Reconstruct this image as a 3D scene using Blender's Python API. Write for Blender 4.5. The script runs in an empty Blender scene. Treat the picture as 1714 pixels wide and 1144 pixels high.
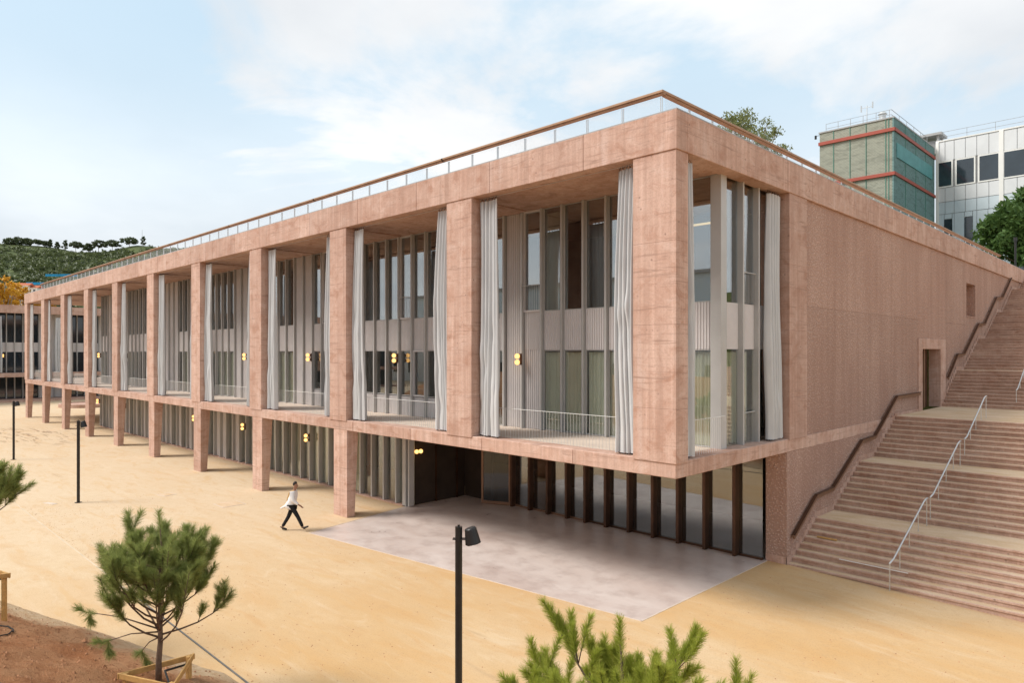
import bpy, bmesh, math, random
from mathutils import Vector, Matrix, noise
R = math.radians
SC = bpy.context.scene
COL = SC.collection
random.seed(7)

# ------------------------------------------------------------------ camera
cam_d = bpy.data.cameras.new('camera')
cam = bpy.data.objects.new('camera', cam_d); COL.objects.link(cam)
cam_d.sensor_width = 36.0; cam_d.lens = 1155 / 1714 * 36
cam_d.shift_y = 18.8 / 1714
cam_d.clip_start = 0.1; cam_d.clip_end = 6000
cam.location = (8.9625, -14.5958, 6.5)
cam.rotation_euler = (R(90), 0, R(90 - 45.0743))
SC.camera = cam

# ------------------------------------------------------------------ world, sun, exposure
SUN_AZ = 218.0      # compass-like angle of the sun, degrees from +Y clockwise
SUN_EL = 47.0
world = bpy.data.worlds.new('World'); SC.world = world; world.use_nodes = True
wn = world.node_tree.nodes; wl = world.node_tree.links; wn.clear()
w_out = wn.new('ShaderNodeOutputWorld'); w_bg = wn.new('ShaderNodeBackground')
sky = wn.new('ShaderNodeTexSky'); sky.sky_type = 'NISHITA'; sky.sun_disc = False
sky.sun_elevation = R(SUN_EL); sky.sun_rotation = R(SUN_AZ)
sky.air_density = 1.0; sky.dust_density = 2.2; sky.ozone_density = 1.0
w_tc = wn.new('ShaderNodeTexCoord')
w_sep = wn.new('ShaderNodeSeparateXYZ'); wl.new(w_tc.outputs['Generated'], w_sep.inputs[0])
def wmath(op, a, b=None, clamp=False):
    n = wn.new('ShaderNodeMath'); n.operation = op; n.use_clamp = clamp
    for i, v in enumerate((a, b)):
        if v is None: continue
        if isinstance(v, (int, float)): n.inputs[i].default_value = v
        else: wl.new(v, n.inputs[i])
    return n.outputs[0]
zc = wmath('MAXIMUM', w_sep.outputs[2], 0.0)
den = wmath('ADD', zc, 0.16)
cx_ = wmath('DIVIDE', w_sep.outputs[0], den); cy_ = wmath('DIVIDE', w_sep.outputs[1], den)
w_com = wn.new('ShaderNodeCombineXYZ'); wl.new(cx_, w_com.inputs[0]); wl.new(cy_, w_com.inputs[1])
w_com.inputs[2].default_value = 3.3
n1 = wn.new('ShaderNodeTexNoise'); n1.inputs['Scale'].default_value = 0.95; n1.inputs['Detail'].default_value = 11
n1.inputs['Roughness'].default_value = 0.56; n1.inputs['Distortion'].default_value = 0.45
wl.new(w_com.outputs[0], n1.inputs['Vector'])
r1 = wn.new('ShaderNodeValToRGB'); r1.color_ramp.elements[0].position = 0.42; r1.color_ramp.elements[1].position = 0.56
r1.color_ramp.interpolation = 'EASE'
wl.new(n1.outputs['Fac'], r1.inputs[0])
n2 = wn.new('ShaderNodeTexNoise'); n2.inputs['Scale'].default_value = 1.15; n2.inputs['Detail'].default_value = 7
wl.new(w_com.outputs[0], n2.inputs['Vector'])
r2 = wn.new('ShaderNodeValToRGB'); r2.color_ramp.elements[0].position = 0.3; r2.color_ramp.elements[1].position = 0.7
r2.color_ramp.elements[0].color = (4.75, 4.9, 5.1, 1); r2.color_ramp.elements[1].color = (6.9, 6.85, 6.78, 1)
wl.new(n2.outputs['Fac'], r2.inputs[0])
# horizon veil: clouds thicken towards the horizon
veil = wn.new('ShaderNodeMapRange'); veil.inputs['From Min'].default_value = 0.0; veil.inputs['From Max'].default_value = 0.44
veil.inputs['To Min'].default_value = 0.95; veil.inputs['To Max'].default_value = 0.10; veil.interpolation_type = 'SMOOTHSTEP'
wl.new(zc, veil.inputs['Value'])
cf = wmath('MAXIMUM', wmath('MULTIPLY', r1.outputs[0], 0.93), veil.outputs[0], True)
# thin high haze everywhere lifts the blue towards pale
w_lift = wn.new('ShaderNodeMixRGB'); w_lift.inputs[0].default_value = 0.85
w_lift.inputs[2].default_value = (3.95, 5.2, 6.1, 1); wl.new(sky.outputs[0], w_lift.inputs[1])
w_mix = wn.new('ShaderNodeMixRGB'); wl.new(cf, w_mix.inputs[0])
wl.new(w_lift.outputs[0], w_mix.inputs[1]); wl.new(r2.outputs[0], w_mix.inputs[2])
wl.new(w_mix.outputs[0], w_bg.inputs[0]); w_bg.inputs[1].default_value = 0.065
wl.new(w_bg.outputs[0], w_out.inputs[0])

sun_d = bpy.data.lights.new('sun', 'SUN'); sun = bpy.data.objects.new('sun', sun_d); COL.objects.link(sun)
sun_d.energy = 1.5; sun_d.angle = R(22); sun_d.color = (1.0, 0.95, 0.88)
az = R(SUN_AZ); el = R(SUN_EL)
sdir = Vector((math.sin(az) * math.cos(el), math.cos(az) * math.cos(el), math.sin(el)))
sun.rotation_euler = sdir.to_track_quat('Z', 'Y').to_euler(); sun.location = (-30, -40, 60)

SC.view_settings.view_transform = 'Standard'; SC.view_settings.look = 'None'
SC.view_settings.gamma = 1.0; SC.view_settings.exposure = 1.36
SC.cycles.use_denoising = True
SC.cycles.max_bounces = 6; SC.cycles.diffuse_bounces = 3; SC.cycles.glossy_bounces = 4
SC.cycles.transparent_max_bounces = 16; SC.cycles.caustics_reflective = False; SC.cycles.caustics_refractive = False
SC.cycles.sample_clamp_indirect = 6.0

# ------------------------------------------------------------------ material helpers
MATS = {}
class NT:
    def __init__(s, name):
        m = bpy.data.materials.new(name); m.use_nodes = True; s.m = m
        s.n = m.node_tree.nodes; s.l = m.node_tree.links
        s.b = s.n['Principled BSDF']; s.out = s.n['Material Output']
        g = s.n.new('ShaderNodeNewGeometry'); s.pos = g.outputs['Position']; MATS[name] = m
    def map(s, scale=(1, 1, 1), rot=(0, 0, 0), src=None):
        n = s.n.new('ShaderNodeMapping'); n.inputs['Scale'].default_value = scale; n.inputs['Rotation'].default_value = rot
        s.l.new(src or s.pos, n.inputs[0]); return n.outputs[0]
    def noise(s, vec, scale, detail=6, rough=0.55, dist=0.0):
        n = s.n.new('ShaderNodeTexNoise'); n.inputs['Scale'].default_value = scale; n.inputs['Detail'].default_value = detail
        n.inputs['Roughness'].default_value = rough; n.inputs['Distortion'].default_value = dist
        s.l.new(vec, n.inputs['Vector']); return n.outputs['Fac']
    def vor(s, vec, scale, feature='F1'):
        n = s.n.new('ShaderNodeTexVoronoi'); n.inputs['Scale'].default_value = scale; n.feature = feature
        s.l.new(vec, n.inputs['Vector']); return n.outputs['Distance']
    def ramp(s, fac, stops, interp='LINEAR'):
        n = s.n.new('ShaderNodeValToRGB'); n.color_ramp.interpolation = interp
        e = n.color_ramp.elements
        while len(e) < len(stops): e.new(0.5)
        for i, (p, c) in enumerate(stops):
            e[i].position = p
            e[i].color = (c, c, c, 1) if isinstance(c, (int, float)) else (*c, 1)
        s.l.new(fac, n.inputs[0]); return n.outputs[0]
    def mix(s, fac, a, b, mode='MIX'):
        n = s.n.new('ShaderNodeMixRGB'); n.blend_type = mode
        for i, v in ((0, fac), (1, a), (2, b)):
            if isinstance(v, (int, float)): n.inputs[i].default_value = v if i == 0 else (v, v, v, 1)
            elif isinstance(v, tuple): n.inputs[i].default_value = (*v, 1)
            else: s.l.new(v, n.inputs[i])
        return n.outputs[0]
    def math(s, op, a, b=0.0):
        n = s.n.new('ShaderNodeMath'); n.operation = op
        for i, v in enumerate((a, b)):
            if isinstance(v, (int, float)): n.inputs[i].default_value = v
            else: s.l.new(v, n.inputs[i])
        return n.outputs[0]
    def bump(s, h, strength, dist=0.02):
        n = s.n.new('ShaderNodeBump'); n.inputs['Strength'].default_value = strength; n.inputs['Distance'].default_value = dist
        s.l.new(h, n.inputs['Height'])
        s.l.new(n.outputs[0], s.b.inputs['Normal'])
    def col(s, c):
        if isinstance(c, tuple): s.b.inputs['Base Color'].default_value = (*c, 1)
        else: s.l.new(c, s.b.inputs['Base Color'])
    def set(s, rough=0.6, metal=0.0, spec=0.5):
        s.b.inputs['Roughness'].default_value = rough; s.b.inputs['Metallic'].default_value = metal
        s.b.inputs['Specular IOR Level'].default_value = spec

def concrete(name, light, dark, streak=0.35, vertical=True):
    t = NT(name)
    big = t.noise(t.map((0.45, 0.45, 0.6)), 0.9, 7, 0.62, 0.5)
    blot = t.noise(t.map((1.4, 1.4, 2.0)), 1.0, 7, 0.68, 0.7)
    stv = t.noise(t.map((9, 9, 0.22)), 1.0, 5, 0.62)
    stw = t.noise(t.map((2.6, 2.6, 0.12)), 1.0, 4, 0.6)
    sth = t.noise(t.map((0.6, 0.6, 10)), 1.0, 6, 0.7, 1.0)
    fine = t.noise(t.pos, 24, 5, 0.65)
    c = t.mix(t.ramp(big, [(0.33, 0.0), (0.67, 1.0)]), dark, light)
    c = t.mix(t.ramp(blot, [(0.34, 0.75), (0.48, 0.0)]), c, (dark[0] * 0.82, dark[1] * 0.70, dark[2] * 0.62))
    c = t.mix(t.ramp(blot, [(0.54, 0.0), (0.68, 0.6)]), c, (light[0] * 1.08, light[1] * 1.16, light[2] * 1.22))
    c = t.mix(t.ramp(stv, [(0.36, 0.75 * streak), (0.54, 0.0)]), c, tuple(x * 0.66 for x in dark), 'MIX')
    c = t.mix(t.ramp(stv, [(0.57, 0.0), (0.72, 0.4)]), c, tuple(min(1, x * 1.18 + 0.05) for x in light))
    c = t.mix(t.ramp(stw, [(0.33, 0.4), (0.48, 0.0)]), c, tuple(x * 0.7 for x in dark))
    c = t.mix(t.ramp(stw, [(0.58, 0.0), (0.7, 0.28)]), c, (light[0] * 1.08, light[1] * 1.25, light[2] * 1.38))
    c = t.mix(t.ramp(sth, [(0.33, 0.7), (0.45, 0.0)]), c, tuple(x * 0.62 for x in dark))
    pit = t.vor(t.pos, 3.4)
    pn = t.noise(t.pos, 0.9, 3)
    pits = t.mix(1.0, t.ramp(pit, [(0.05, 1.0), (0.12, 0.0)]), t.ramp(pn, [(0.47, 0.0), (0.56, 1.0)]), 'MULTIPLY')
    c = t.mix(t.mix(1.0, pits, 0.7, 'MULTIPLY'), c, tuple(x * 0.42 for x in dark))
    c = t.mix(t.ramp(fine, [(0.34, 0.3), (0.52, 0.0)]), c, tuple(x * 0.6 for x in dark))
    oi = t.n.new('ShaderNodeObjectInfo'); c = t.mix(1.0, c, t.ramp(oi.outputs['Random'], [(0.0, (0.90, 0.885, 0.88)), (1.0, (1.06, 1.06, 1.06))]), 'MULTIPLY')
    t.col(c); t.set(0.84, 0, 0.28)
    h = t.mix(0.5, stv, fine); h = t.mix(t.ramp(pits, [(0, 0.0), (1, 0.9)]), h, 0.0); h = t.mix(0.3, h, sth)
    t.bump(h, 0.55, 0.015)
    return t.m
concrete('concrete', (0.61, 0.422, 0.342), (0.49, 0.302, 0.23))
concrete('concrete_step', (0.61, 0.42, 0.33), (0.50, 0.315, 0.24), 0.2)

def rough_wall():
    t = NT('rough_concrete')
    v = t.vor(t.map((1, 1, 1)), 13.0)
    f = t.noise(t.pos, 18, 6, 0.7)
    big = t.noise(t.map((0.3, 0.3, 0.22)), 0.9, 5)
    st = t.noise(t.map((2.2, 2.2, 0.13)), 1.0, 4)
    c = t.mix(t.ramp(big, [(0.32, 0.0), (0.68, 1.0)]), (0.49, 0.315, 0.25), (0.67, 0.475, 0.39))
    c = t.mix(t.ramp(st, [(0.36, 0.4), (0.55, 0.0)]), c, (0.34, 0.205, 0.16))
    c = t.mix(t.ramp(st, [(0.58, 0.0), (0.72, 0.4)]), c, (0.60, 0.40, 0.32))
    c = t.mix(t.ramp(v, [(0.15, 0.0), (0.5, 0.65)]), c, (0.31, 0.18, 0.135))
    c = t.mix(t.ramp(f, [(0.55, 0.0), (0.7, 0.4)]), c, (0.66, 0.46, 0.37))
    oi = t.n.new('ShaderNodeObjectInfo'); c = t.mix(1.0, c, t.ramp(oi.outputs['Random'], [(0.0, 0.94), (1.0, 1.05)]), 'MULTIPLY')
    t.col(c); t.set(0.92, 0, 0.2)
    h = t.mix(0.45, t.ramp(v, [(0.0, 1.0), (0.55, 0.0)]), f)
    t.bump(h, 1.0, 0.05)
rough_wall()

def plaza_mat():
    t = NT('plaza_sand')
    a = t.noise(t.map((0.10, 0.22, 1), (0, 0, R(12))), 1.0, 8, 0.6, 0.5)
    b = t.noise(t.map((0.25, 0.8, 1), (0, 0, R(-8))), 1.0, 7, 0.62, 0.7)
    d = t.noise(t.map((0.5, 1.6, 1), (0, 0, R(20))), 1.0, 6, 0.6, 0.5)
    f = t.noise(t.pos, 30, 5, 0.7)
    g = t.noise(t.pos, 3.0, 6, 0.65)
    c = t.mix(t.ramp(a, [(0.36, 0.0), (0.62, 1.0)]), (0.55, 0.35, 0.165), (0.59, 0.43, 0.26))
    c = t.mix(t.ramp(b, [(0.35, 0.6), (0.52, 0.0)]), c, (0.55, 0.325, 0.135))
    c = t.mix(t.ramp(b, [(0.55, 0.0), (0.72, 0.55)]), c, (0.66, 0.50, 0.32))
    c = t.mix(t.ramp(d, [(0.28, 0.4), (0.42, 0.0)]), c, (0.50, 0.26, 0.10))
    sx = t.n.new('ShaderNodeSeparateXYZ'); t.l.new(t.pos, sx.inputs[0])
    px = t.math('ADD', sx.outputs[0], t.math('MULTIPLY', t.math('SUBTRACT', a, 0.5), 30.0))
    mr = t.n.new('ShaderNodeMapRange'); mr.inputs['From Min'].default_value = -7.0; mr.inputs['From Max'].default_value = -21.0; mr.inputs['To Max'].default_value = 0.7
    t.l.new(px, mr.inputs['Value'])
    c = t.mix(mr.outputs[0], c, (0.655, 0.525, 0.375))
    c = t.mix(t.ramp(d, [(0.30, 0.35), (0.44, 0.0)]), c, (0.55, 0.34, 0.16))
    c = t.mix(t.ramp(g, [(0.3, 0.22), (0.5, 0.0)]), c, (0.45, 0.29, 0.16))
    c = t.mix(t.ramp(f, [(0.34, 0.45), (0.5, 0.0)]), c, (0.38, 0.23, 0.12))
    sv = t.vor(t.pos, 7.0); sm = t.noise(t.pos, 0.6, 3)
    c = t.mix(t.mix(1.0, t.ramp(sv, [(0.04, 0.6), (0.10, 0.0)]), t.ramp(sm, [(0.45, 0.0), (0.6, 1.0)]), 'MULTIPLY'), c, (0.30, 0.18, 0.10))
    # a few dark tyre and water marks
    e = t.noise(t.map((0.10, 1.3, 1), (0, 0, R(8))), 1.0, 4, 0.6, 0.4)
    msk = t.noise(t.map((0.07, 0.07, 1)), 1.0, 2)
    mk = t.mix(1.0, t.ramp(e, [(0.30, 0.5), (0.36, 0.0)]), t.ramp(msk, [(0.52, 0.0), (0.62, 1.0)]), 'MULTIPLY')
    c = t.mix(mk, c, (0.30, 0.19, 0.11))
    mp = t.n.new('ShaderNodeMapping'); mp.inputs['Location'].default_value = (56.0 / 9, 3.0 / 3.2, 0); mp.inputs['Scale'].default_value = (1 / 9, 1 / 3.2, 1); t.l.new(t.pos, mp.inputs[0])
    gr = t.n.new('ShaderNodeTexGradient'); gr.gradient_type = 'SPHERICAL'; t.l.new(mp.outputs[0], gr.inputs[0])
    wz = t.noise(t.map((0.35, 2.2, 1), (0, 0, R(-6))), 1.0, 6, 0.65, 0.6)
    wm = t.mix(1.0, t.ramp(gr.outputs['Fac'], [(0.0, 0.0), (0.4, 1.0)]), t.ramp(wz, [(0.52, 0.0), (0.6, 0.75)]), 'MULTIPLY')
    c = t.mix(wm, c, (0.26, 0.16, 0.095))
    hs = t.noise(t.map((0.4, 1.5, 1), (0, 0, R(5))), 1.0, 8, 0.7, 1.2)
    c = t.mix(t.ramp(hs, [(0.36, 0.4), (0.47, 0.0)]), c, (0.56, 0.35, 0.16))
    c = t.mix(t.ramp(hs, [(0.56, 0.0), (0.70, 0.28)]), c, (0.69, 0.57, 0.42))
    t.col(c); t.set(0.88, 0, 0.25); t.bump(t.mix(0.5, f, g), 0.25, 0.02)
plaza_mat()
def pink_floor():
    t = NT('polished_pink_floor')
    a = t.noise(t.map((0.3, 0.5, 1)), 1.0, 8, 0.62, 0.6); b = t.noise(t.map((1.3, 1.3, 1)), 1.0, 7, 0.65)
    f = t.noise(t.pos, 22, 5)
    c = t.mix(t.ramp(a, [(0.34, 0.0), (0.64, 1.0)]), (0.52, 0.415, 0.37), (0.64, 0.55, 0.505))
    c = t.mix(t.ramp(b, [(0.36, 0.4), (0.52, 0.0)]), c, (0.38, 0.28, 0.245))
    c = t.mix(t.ramp(f, [(0.58, 0.0), (0.75, 0.3)]), c, (0.62, 0.52, 0.47))
    t.col(c); t.set(0.34, 0, 0.5)
    t.l.new(t.ramp(b, [(0.3, 0.26), (0.7, 0.46)]), t.b.inputs['Roughness']); t.bump(f, 0.06, 0.005)
pink_floor()
def soil():
    t = NT('red_soil')
    a = t.noise(t.map((0.5, 0.9, 0.5)), 1.0, 7, 0.6, 0.4); f = t.noise(t.pos, 9, 8, 0.75); g = t.noise(t.pos, 45, 4, 0.7)
    c = t.mix(t.ramp(a, [(0.34, 0.0), (0.66, 1.0)]), (0.37, 0.155, 0.068), (0.52, 0.285, 0.15))
    c = t.mix(t.ramp(f, [(0.36, 0.6), (0.5, 0.0)]), c, (0.20, 0.075, 0.035))
    c = t.mix(t.ramp(g, [(0.56, 0.0), (0.7, 0.5)]), c, (0.55, 0.36, 0.22))
    sp = t.n.new('ShaderNodeSeparateXYZ'); t.l.new(t.pos, sp.inputs[0])
    z = t.math('ADD', sp.outputs[2], t.math('MULTIPLY', t.math('SUBTRACT', a, 0.5), 0.9))
    c = t.mix(t.ramp(z, [(0.06, 1.0), (0.40, 0.0)]), c, t.mix(t.ramp(f, [(0.36, 0.0), (0.6, 1.0)]), (0.52, 0.34, 0.19), (0.63, 0.48, 0.32)))
    t.col(c); t.set(0.95, 0, 0.1); t.bump(t.mix(0.4, f, g), 1.0, 0.10)
soil()
def simple(name, c, rough=0.6, metal=0.0, spec=0.5, var=0.12, scale=6.0, bump=0.0):
    t = NT(name)
    n = t.noise(t.pos, scale, 5, 0.6)
    t.col(t.mix(t.ramp(n, [(0.3, 0.0), (0.7, 1.0)]), tuple(x * (1 - var) for x in c), tuple(min(1, x * (1 + var)) for x in c)))
    t.set(rough, metal, spec)
    if bump: t.bump(n, bump, 0.01)
    return t
simple('fin_metal', (0.47, 0.46, 0.445), 0.45, 0.1, 0.5, 0.06, 1.5)
simple('panel_metal', (0.68, 0.645, 0.635), 0.5, 0.05, 0.5, 0.05, 1.2)
simple('bronze', (0.085, 0.04, 0.022), 0.38, 0.5, 0.5, 0.25, 2.0)
simple('bronze_rail', (0.24, 0.135, 0.082), 0.4, 0.4, 0.5, 0.15, 3.0)
simple('timber_rail', (0.36, 0.21, 0.12), 0.55, 0.0, 0.4, 0.15, 2.5)
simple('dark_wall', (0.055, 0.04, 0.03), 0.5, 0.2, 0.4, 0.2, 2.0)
simple('galvanised', (0.62, 0.63, 0.63), 0.35, 0.6, 0.5, 0.06, 8)
simple('white_wire', (0.72, 0.72, 0.70), 0.5, 0.2, 0.5, 0.03, 4)
simple('black_metal', (0.022, 0.021, 0.021), 0.38, 0.3, 0.5, 0.2, 6)
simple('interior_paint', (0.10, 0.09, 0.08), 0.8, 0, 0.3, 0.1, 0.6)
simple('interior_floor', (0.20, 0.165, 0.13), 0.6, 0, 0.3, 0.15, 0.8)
simple('pine_wood', (0.52, 0.30, 0.105), 0.7, 0, 0.3, 0.22, 9, 0.2)
simple('white_paint', (0.78, 0.77, 0.74), 0.6, 0, 0.4, 0.05, 0.5)
simple('roof_tile', (0.46, 0.13, 0.06), 0.8, 0, 0.3, 0.2, 1.5)
simple('blue_net', (0.02, 0.22, 0.42), 0.8, 0, 0.2, 0.2, 0.6)
simple('rubber', (0.02, 0.02, 0.02), 0.7, 0, 0.3, 0.2, 5)
simple('balcony_deck', (0.64, 0.53, 0.44), 0.8, 0, 0.3, 0.1, 2)
simple('stone', (0.40, 0.20, 0.105), 0.9, 0, 0.2, 0.35, 3.0)
simple('light_trim', (0.62, 0.52, 0.43), 0.8, 0, 0.2, 0.1, 4)
simple('joint_sand', (0.60, 0.49, 0.36), 0.9, 0, 0.2, 0.15, 1.5)
simple('rail_grey', (0.30, 0.31, 0.32), 0.6, 0.2, 0.4, 0.05, 2)
simple('steel_edging', (0.16, 0.155, 0.15), 0.5, 0.4, 0.5, 0.2, 6)
def sand_tread():
    t = NT('sand_tread')
    a = t.noise(t.map((0.9, 2.0, 1)), 1.0, 6, 0.6); f = t.noise(t.pos, 25, 4)
    c = t.mix(t.ramp(a, [(0.35, 0.0), (0.65, 1.0)]), (0.58, 0.41, 0.25), (0.68, 0.52, 0.37))
    c = t.mix(t.ramp(f, [(0.35, 0.2), (0.5, 0.0)]), c, (0.36, 0.22, 0.12))
    t.col(c); t.set(0.9, 0, 0.2); t.bump(f, 0.25, 0.01)
sand_tread()
def cloth(name, c, trans=0.25):
    t = NT(name)
    n = t.noise(t.map((1, 1, 0.5)), 2.2, 5)
    t.col(t.mix(t.ramp(n, [(0.3, 0.0), (0.7, 1.0)]), tuple(x * 0.88 for x in c), c)); t.set(0.62, 0, 0.35)
    tr = t.n.new('ShaderNodeBsdfTranslucent'); tr.inputs[0].default_value = (*c, 1)
    mx = t.n.new('ShaderNodeMixShader'); mx.inputs[0].default_value = trans
    t.l.new(t.b.outputs[0], mx.inputs[1]); t.l.new(tr.outputs[0], mx.inputs[2]); t.l.new(mx.outputs[0], t.out.inputs[0])
    w = t.noise(t.map((5, 5, 1.6)), 1.0, 3)
    t.bump(w, 0.3, 0.03)
cloth('curtain_cloth', (0.64, 0.645, 0.65), 0.12)
cloth('inner_curtain_cloth', (0.84, 0.83, 0.68), 0.12)
cloth('grey_curtain_cloth', (0.50, 0.50, 0.47), 0.3)
def glass(name, tint, f0):
    t = NT(name); t.n.remove(t.b)
    lw = t.n.new('ShaderNodeLayerWeight'); lw.inputs[0].default_value = 0.5
    fac = t.math('ADD', f0, t.math('MULTIPLY', 1 - f0, t.math('POWER', lw.outputs['Facing'], 4.0)))
    tb = t.n.new('ShaderNodeBsdfTransparent'); tb.inputs[0].default_value = (*tint, 1)
    gl = t.n.new('ShaderNodeBsdfGlossy'); gl.inputs['Roughness'].default_value = 0.0; gl.inputs[0].default_value = (0.93, 0.95, 0.96, 1)
    wv = t.noise(t.map((0.9, 0.9, 0.5)), 1.0, 2)
    bp = t.n.new('ShaderNodeBump'); bp.inputs['Strength'].default_value = 0.02; bp.inputs['Distance'].default_value = 0.02
    t.l.new(wv, bp.inputs['Height']); t.l.new(bp.outputs[0], gl.inputs['Normal'])
    mx = t.n.new('ShaderNodeMixShader')
    t.l.new(fac, mx.inputs[0]); t.l.new(tb.outputs[0], mx.inputs[1]); t.l.new(gl.outputs[0], mx.inputs[2])
    t.l.new(mx.outputs[0], t.out.inputs[0])
glass('glass', (0.95, 0.97, 0.95), 0.14)
glass('upper_glass', (0.80, 0.83, 0.82), 0.26)
glass('door_pane', (0.55, 0.53, 0.5), 0.05)
glass('dark_glass', (0.6, 0.6, 0.58), 0.20)
def net(name, c, alpha):
    t = NT(name); t.col(c); t.set(0.7)
    tb = t.n.new('ShaderNodeBsdfTransparent'); mx = t.n.new('ShaderNodeMixShader'); mx.inputs[0].default_value = alpha
    t.l.new(tb.outputs[0], mx.inputs[1]); t.l.new(t.b.outputs[0], mx.inputs[2]); t.l.new(mx.outputs[0], t.out.inputs[0])
net('wire_mesh', (0.7, 0.7, 0.7), 0.09)
def emis(name, c, s):
    t = NT(name); t.n.remove(t.b)
    e = t.n.new('ShaderNodeEmission'); e.inputs[0].default_value = (*c, 1); e.inputs[1].default_value = s
    lw = t.n.new('ShaderNodeLayerWeight'); lw.inputs[0].default_value = 0.35
    t.l.new(t.ramp(lw.outputs['Facing'], [(0.1, c), (0.9, tuple(x * y for x, y in zip(c, (0.9, 0.62, 0.3))))]), e.inputs[0])
    t.l.new(e.outputs[0], t.out.inputs[0])
emis('globe_light', (1.0, 0.56, 0.19), 0.95)
emis('tube_light', (1.0, 0.68, 0.3), 0.55)
def foliage(name, c0, c1, trans=0.3):
    t = NT(name)
    oi = t.n.new('ShaderNodeNewGeometry')
    t.col(t.ramp(oi.outputs['Random Per Island'], [(0.0, c0), (1.0, c1)])); t.set(0.55, 0, 0.3)
    tr = t.n.new('ShaderNodeBsdfTranslucent'); tr.inputs[0].default_value = (*[min(1, x * 1.3) for x in c1], 1)
    mx = t.n.new('ShaderNodeMixShader'); mx.inputs[0].default_value = trans
    t.l.new(t.b.outputs[0], mx.inputs[1]); t.l.new(tr.outputs[0], mx.inputs[2]); t.l.new(mx.outputs[0], t.out.inputs[0])
foliage('needles', (0.11, 0.14, 0.035), (0.34, 0.38, 0.12), 0.35)
foliage('needles_bright', (0.16, 0.20, 0.02), (0.44, 0.47, 0.08), 0.35)
foliage('leaves_olive', (0.11, 0.13, 0.05), (0.22, 0.24, 0.095), 0.35)
foliage('leaves_green', (0.04, 0.085, 0.022), (0.10, 0.17, 0.045), 0.3)
foliage('leaves_autumn', (0.36, 0.17, 0.015), (0.62, 0.36, 0.04), 0.3)
foliage('leaves_dark', (0.05, 0.072, 0.038), (0.095, 0.12, 0.055), 0.25)  # far ridge trees: slight distance haze painted in by lightening the leaf colours
foliage('leaves_hill', (0.045, 0.066, 0.03), (0.115, 0.14, 0.055), 0.25)
simple('bark', (0.15, 0.10, 0.07), 0.9, 0, 0.2, 0.35, 12, 0.4)
simple('bark_pale', (0.30, 0.25, 0.20), 0.9, 0, 0.2, 0.25, 3, 0.3)
def hill_mat():
    t = NT('hill_scrub')
    a = t.noise(t.pos, 0.03, 7, 0.65); f = t.noise(t.pos, 0.3, 6, 0.7)
    c = t.mix(t.ramp(a, [(0.38, 0.0), (0.62, 1.0)]), (0.05, 0.07, 0.03), (0.115, 0.135, 0.055))
    c = t.mix(t.ramp(f, [(0.58, 0.0), (0.72, 0.4)]), c, (0.17, 0.155, 0.075))
    t.col(c); t.set(0.95, 0, 0.1)
hill_mat()
def netted_brick(name, c0, c1):
    t = NT(name)
    sp = t.n.new('ShaderNodeSeparateXYZ'); t.l.new(t.pos, sp.inputs[0])
    h = t.math('ADD', sp.outputs[0], sp.outputs[1])
    cb = t.n.new('ShaderNodeCombineXYZ'); t.l.new(h, cb.inputs[0]); t.l.new(sp.outputs[2], cb.inputs[1])
    w = t.noise(t.map((0.7, 0.7, 2.6)), 1.0, 5, 0.6, 0.8)
    bt = t.n.new('ShaderNodeTexBrick'); bt.inputs['Scale'].default_value = 1.6
    bt.inputs['Color1'].default_value = (*c0, 1); bt.inputs['Color2'].default_value = (*c1, 1); bt.inputs['Mortar'].default_value = (*[x * 1.35 for x in c1], 1)
    bt.inputs['Mortar Size'].default_value = 0.03
    t.l.new(cb.outputs[0], bt.inputs[0])
    c = t.mix(t.ramp(w, [(0.36, 0.45), (0.52, 0.0)]), bt.outputs[0], tuple(x * 0.55 for x in c0))
    t.col(c); t.set(0.9, 0, 0.2); t.bump(w, 0.4, 0.1)
netted_brick('net_wall_pale', (0.25, 0.258, 0.215), (0.29, 0.297, 0.245))
netted_brick('net_wall_green', (0.125, 0.205, 0.20), (0.15, 0.245, 0.24))
simple('louvre_teal', (0.10, 0.30, 0.31), 0.6, 0, 0.3, 0.15, 1)
simple('red_band', (0.36, 0.085, 0.06), 0.6, 0, 0.3, 0.1, 1)
simple('green_strap', (0.09, 0.24, 0.19), 0.7, 0, 0.3, 0.1, 1)
simple('white_cladding', (0.66, 0.67, 0.68), 0.45, 0, 0.5, 0.06, 0.4)
simple('blue_cladding', (0.55, 0.62, 0.66), 0.4, 0, 0.5, 0.06, 0.4)
simple('seam_grey', (0.36, 0.36, 0.36), 0.6, 0, 0.4, 0.1, 1)
t_ = simple('far_glass', (0.022, 0.032, 0.042), 0.06, 0, 0.9, 0.3, 0.4)
simple('skin', (0.30, 0.155, 0.10), 0.55, 0, 0.4, 0.06, 20)
simple('hair', (0.025, 0.02, 0.018), 0.7, 0, 0.3, 0.2, 60)
simple('white_shirt', (0.80, 0.79, 0.80), 0.8, 0, 0.2, 0.03, 20)
simple('black_trousers', (0.016, 0.016, 0.018), 0.8, 0, 0.2, 0.2, 20)
simple('black_leather', (0.012, 0.011, 0.011), 0.4, 0, 0.4, 0.2, 20)
simple('strap_tan', (0.55, 0.33, 0.10), 0.7, 0, 0.2, 0.1, 20)

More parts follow.
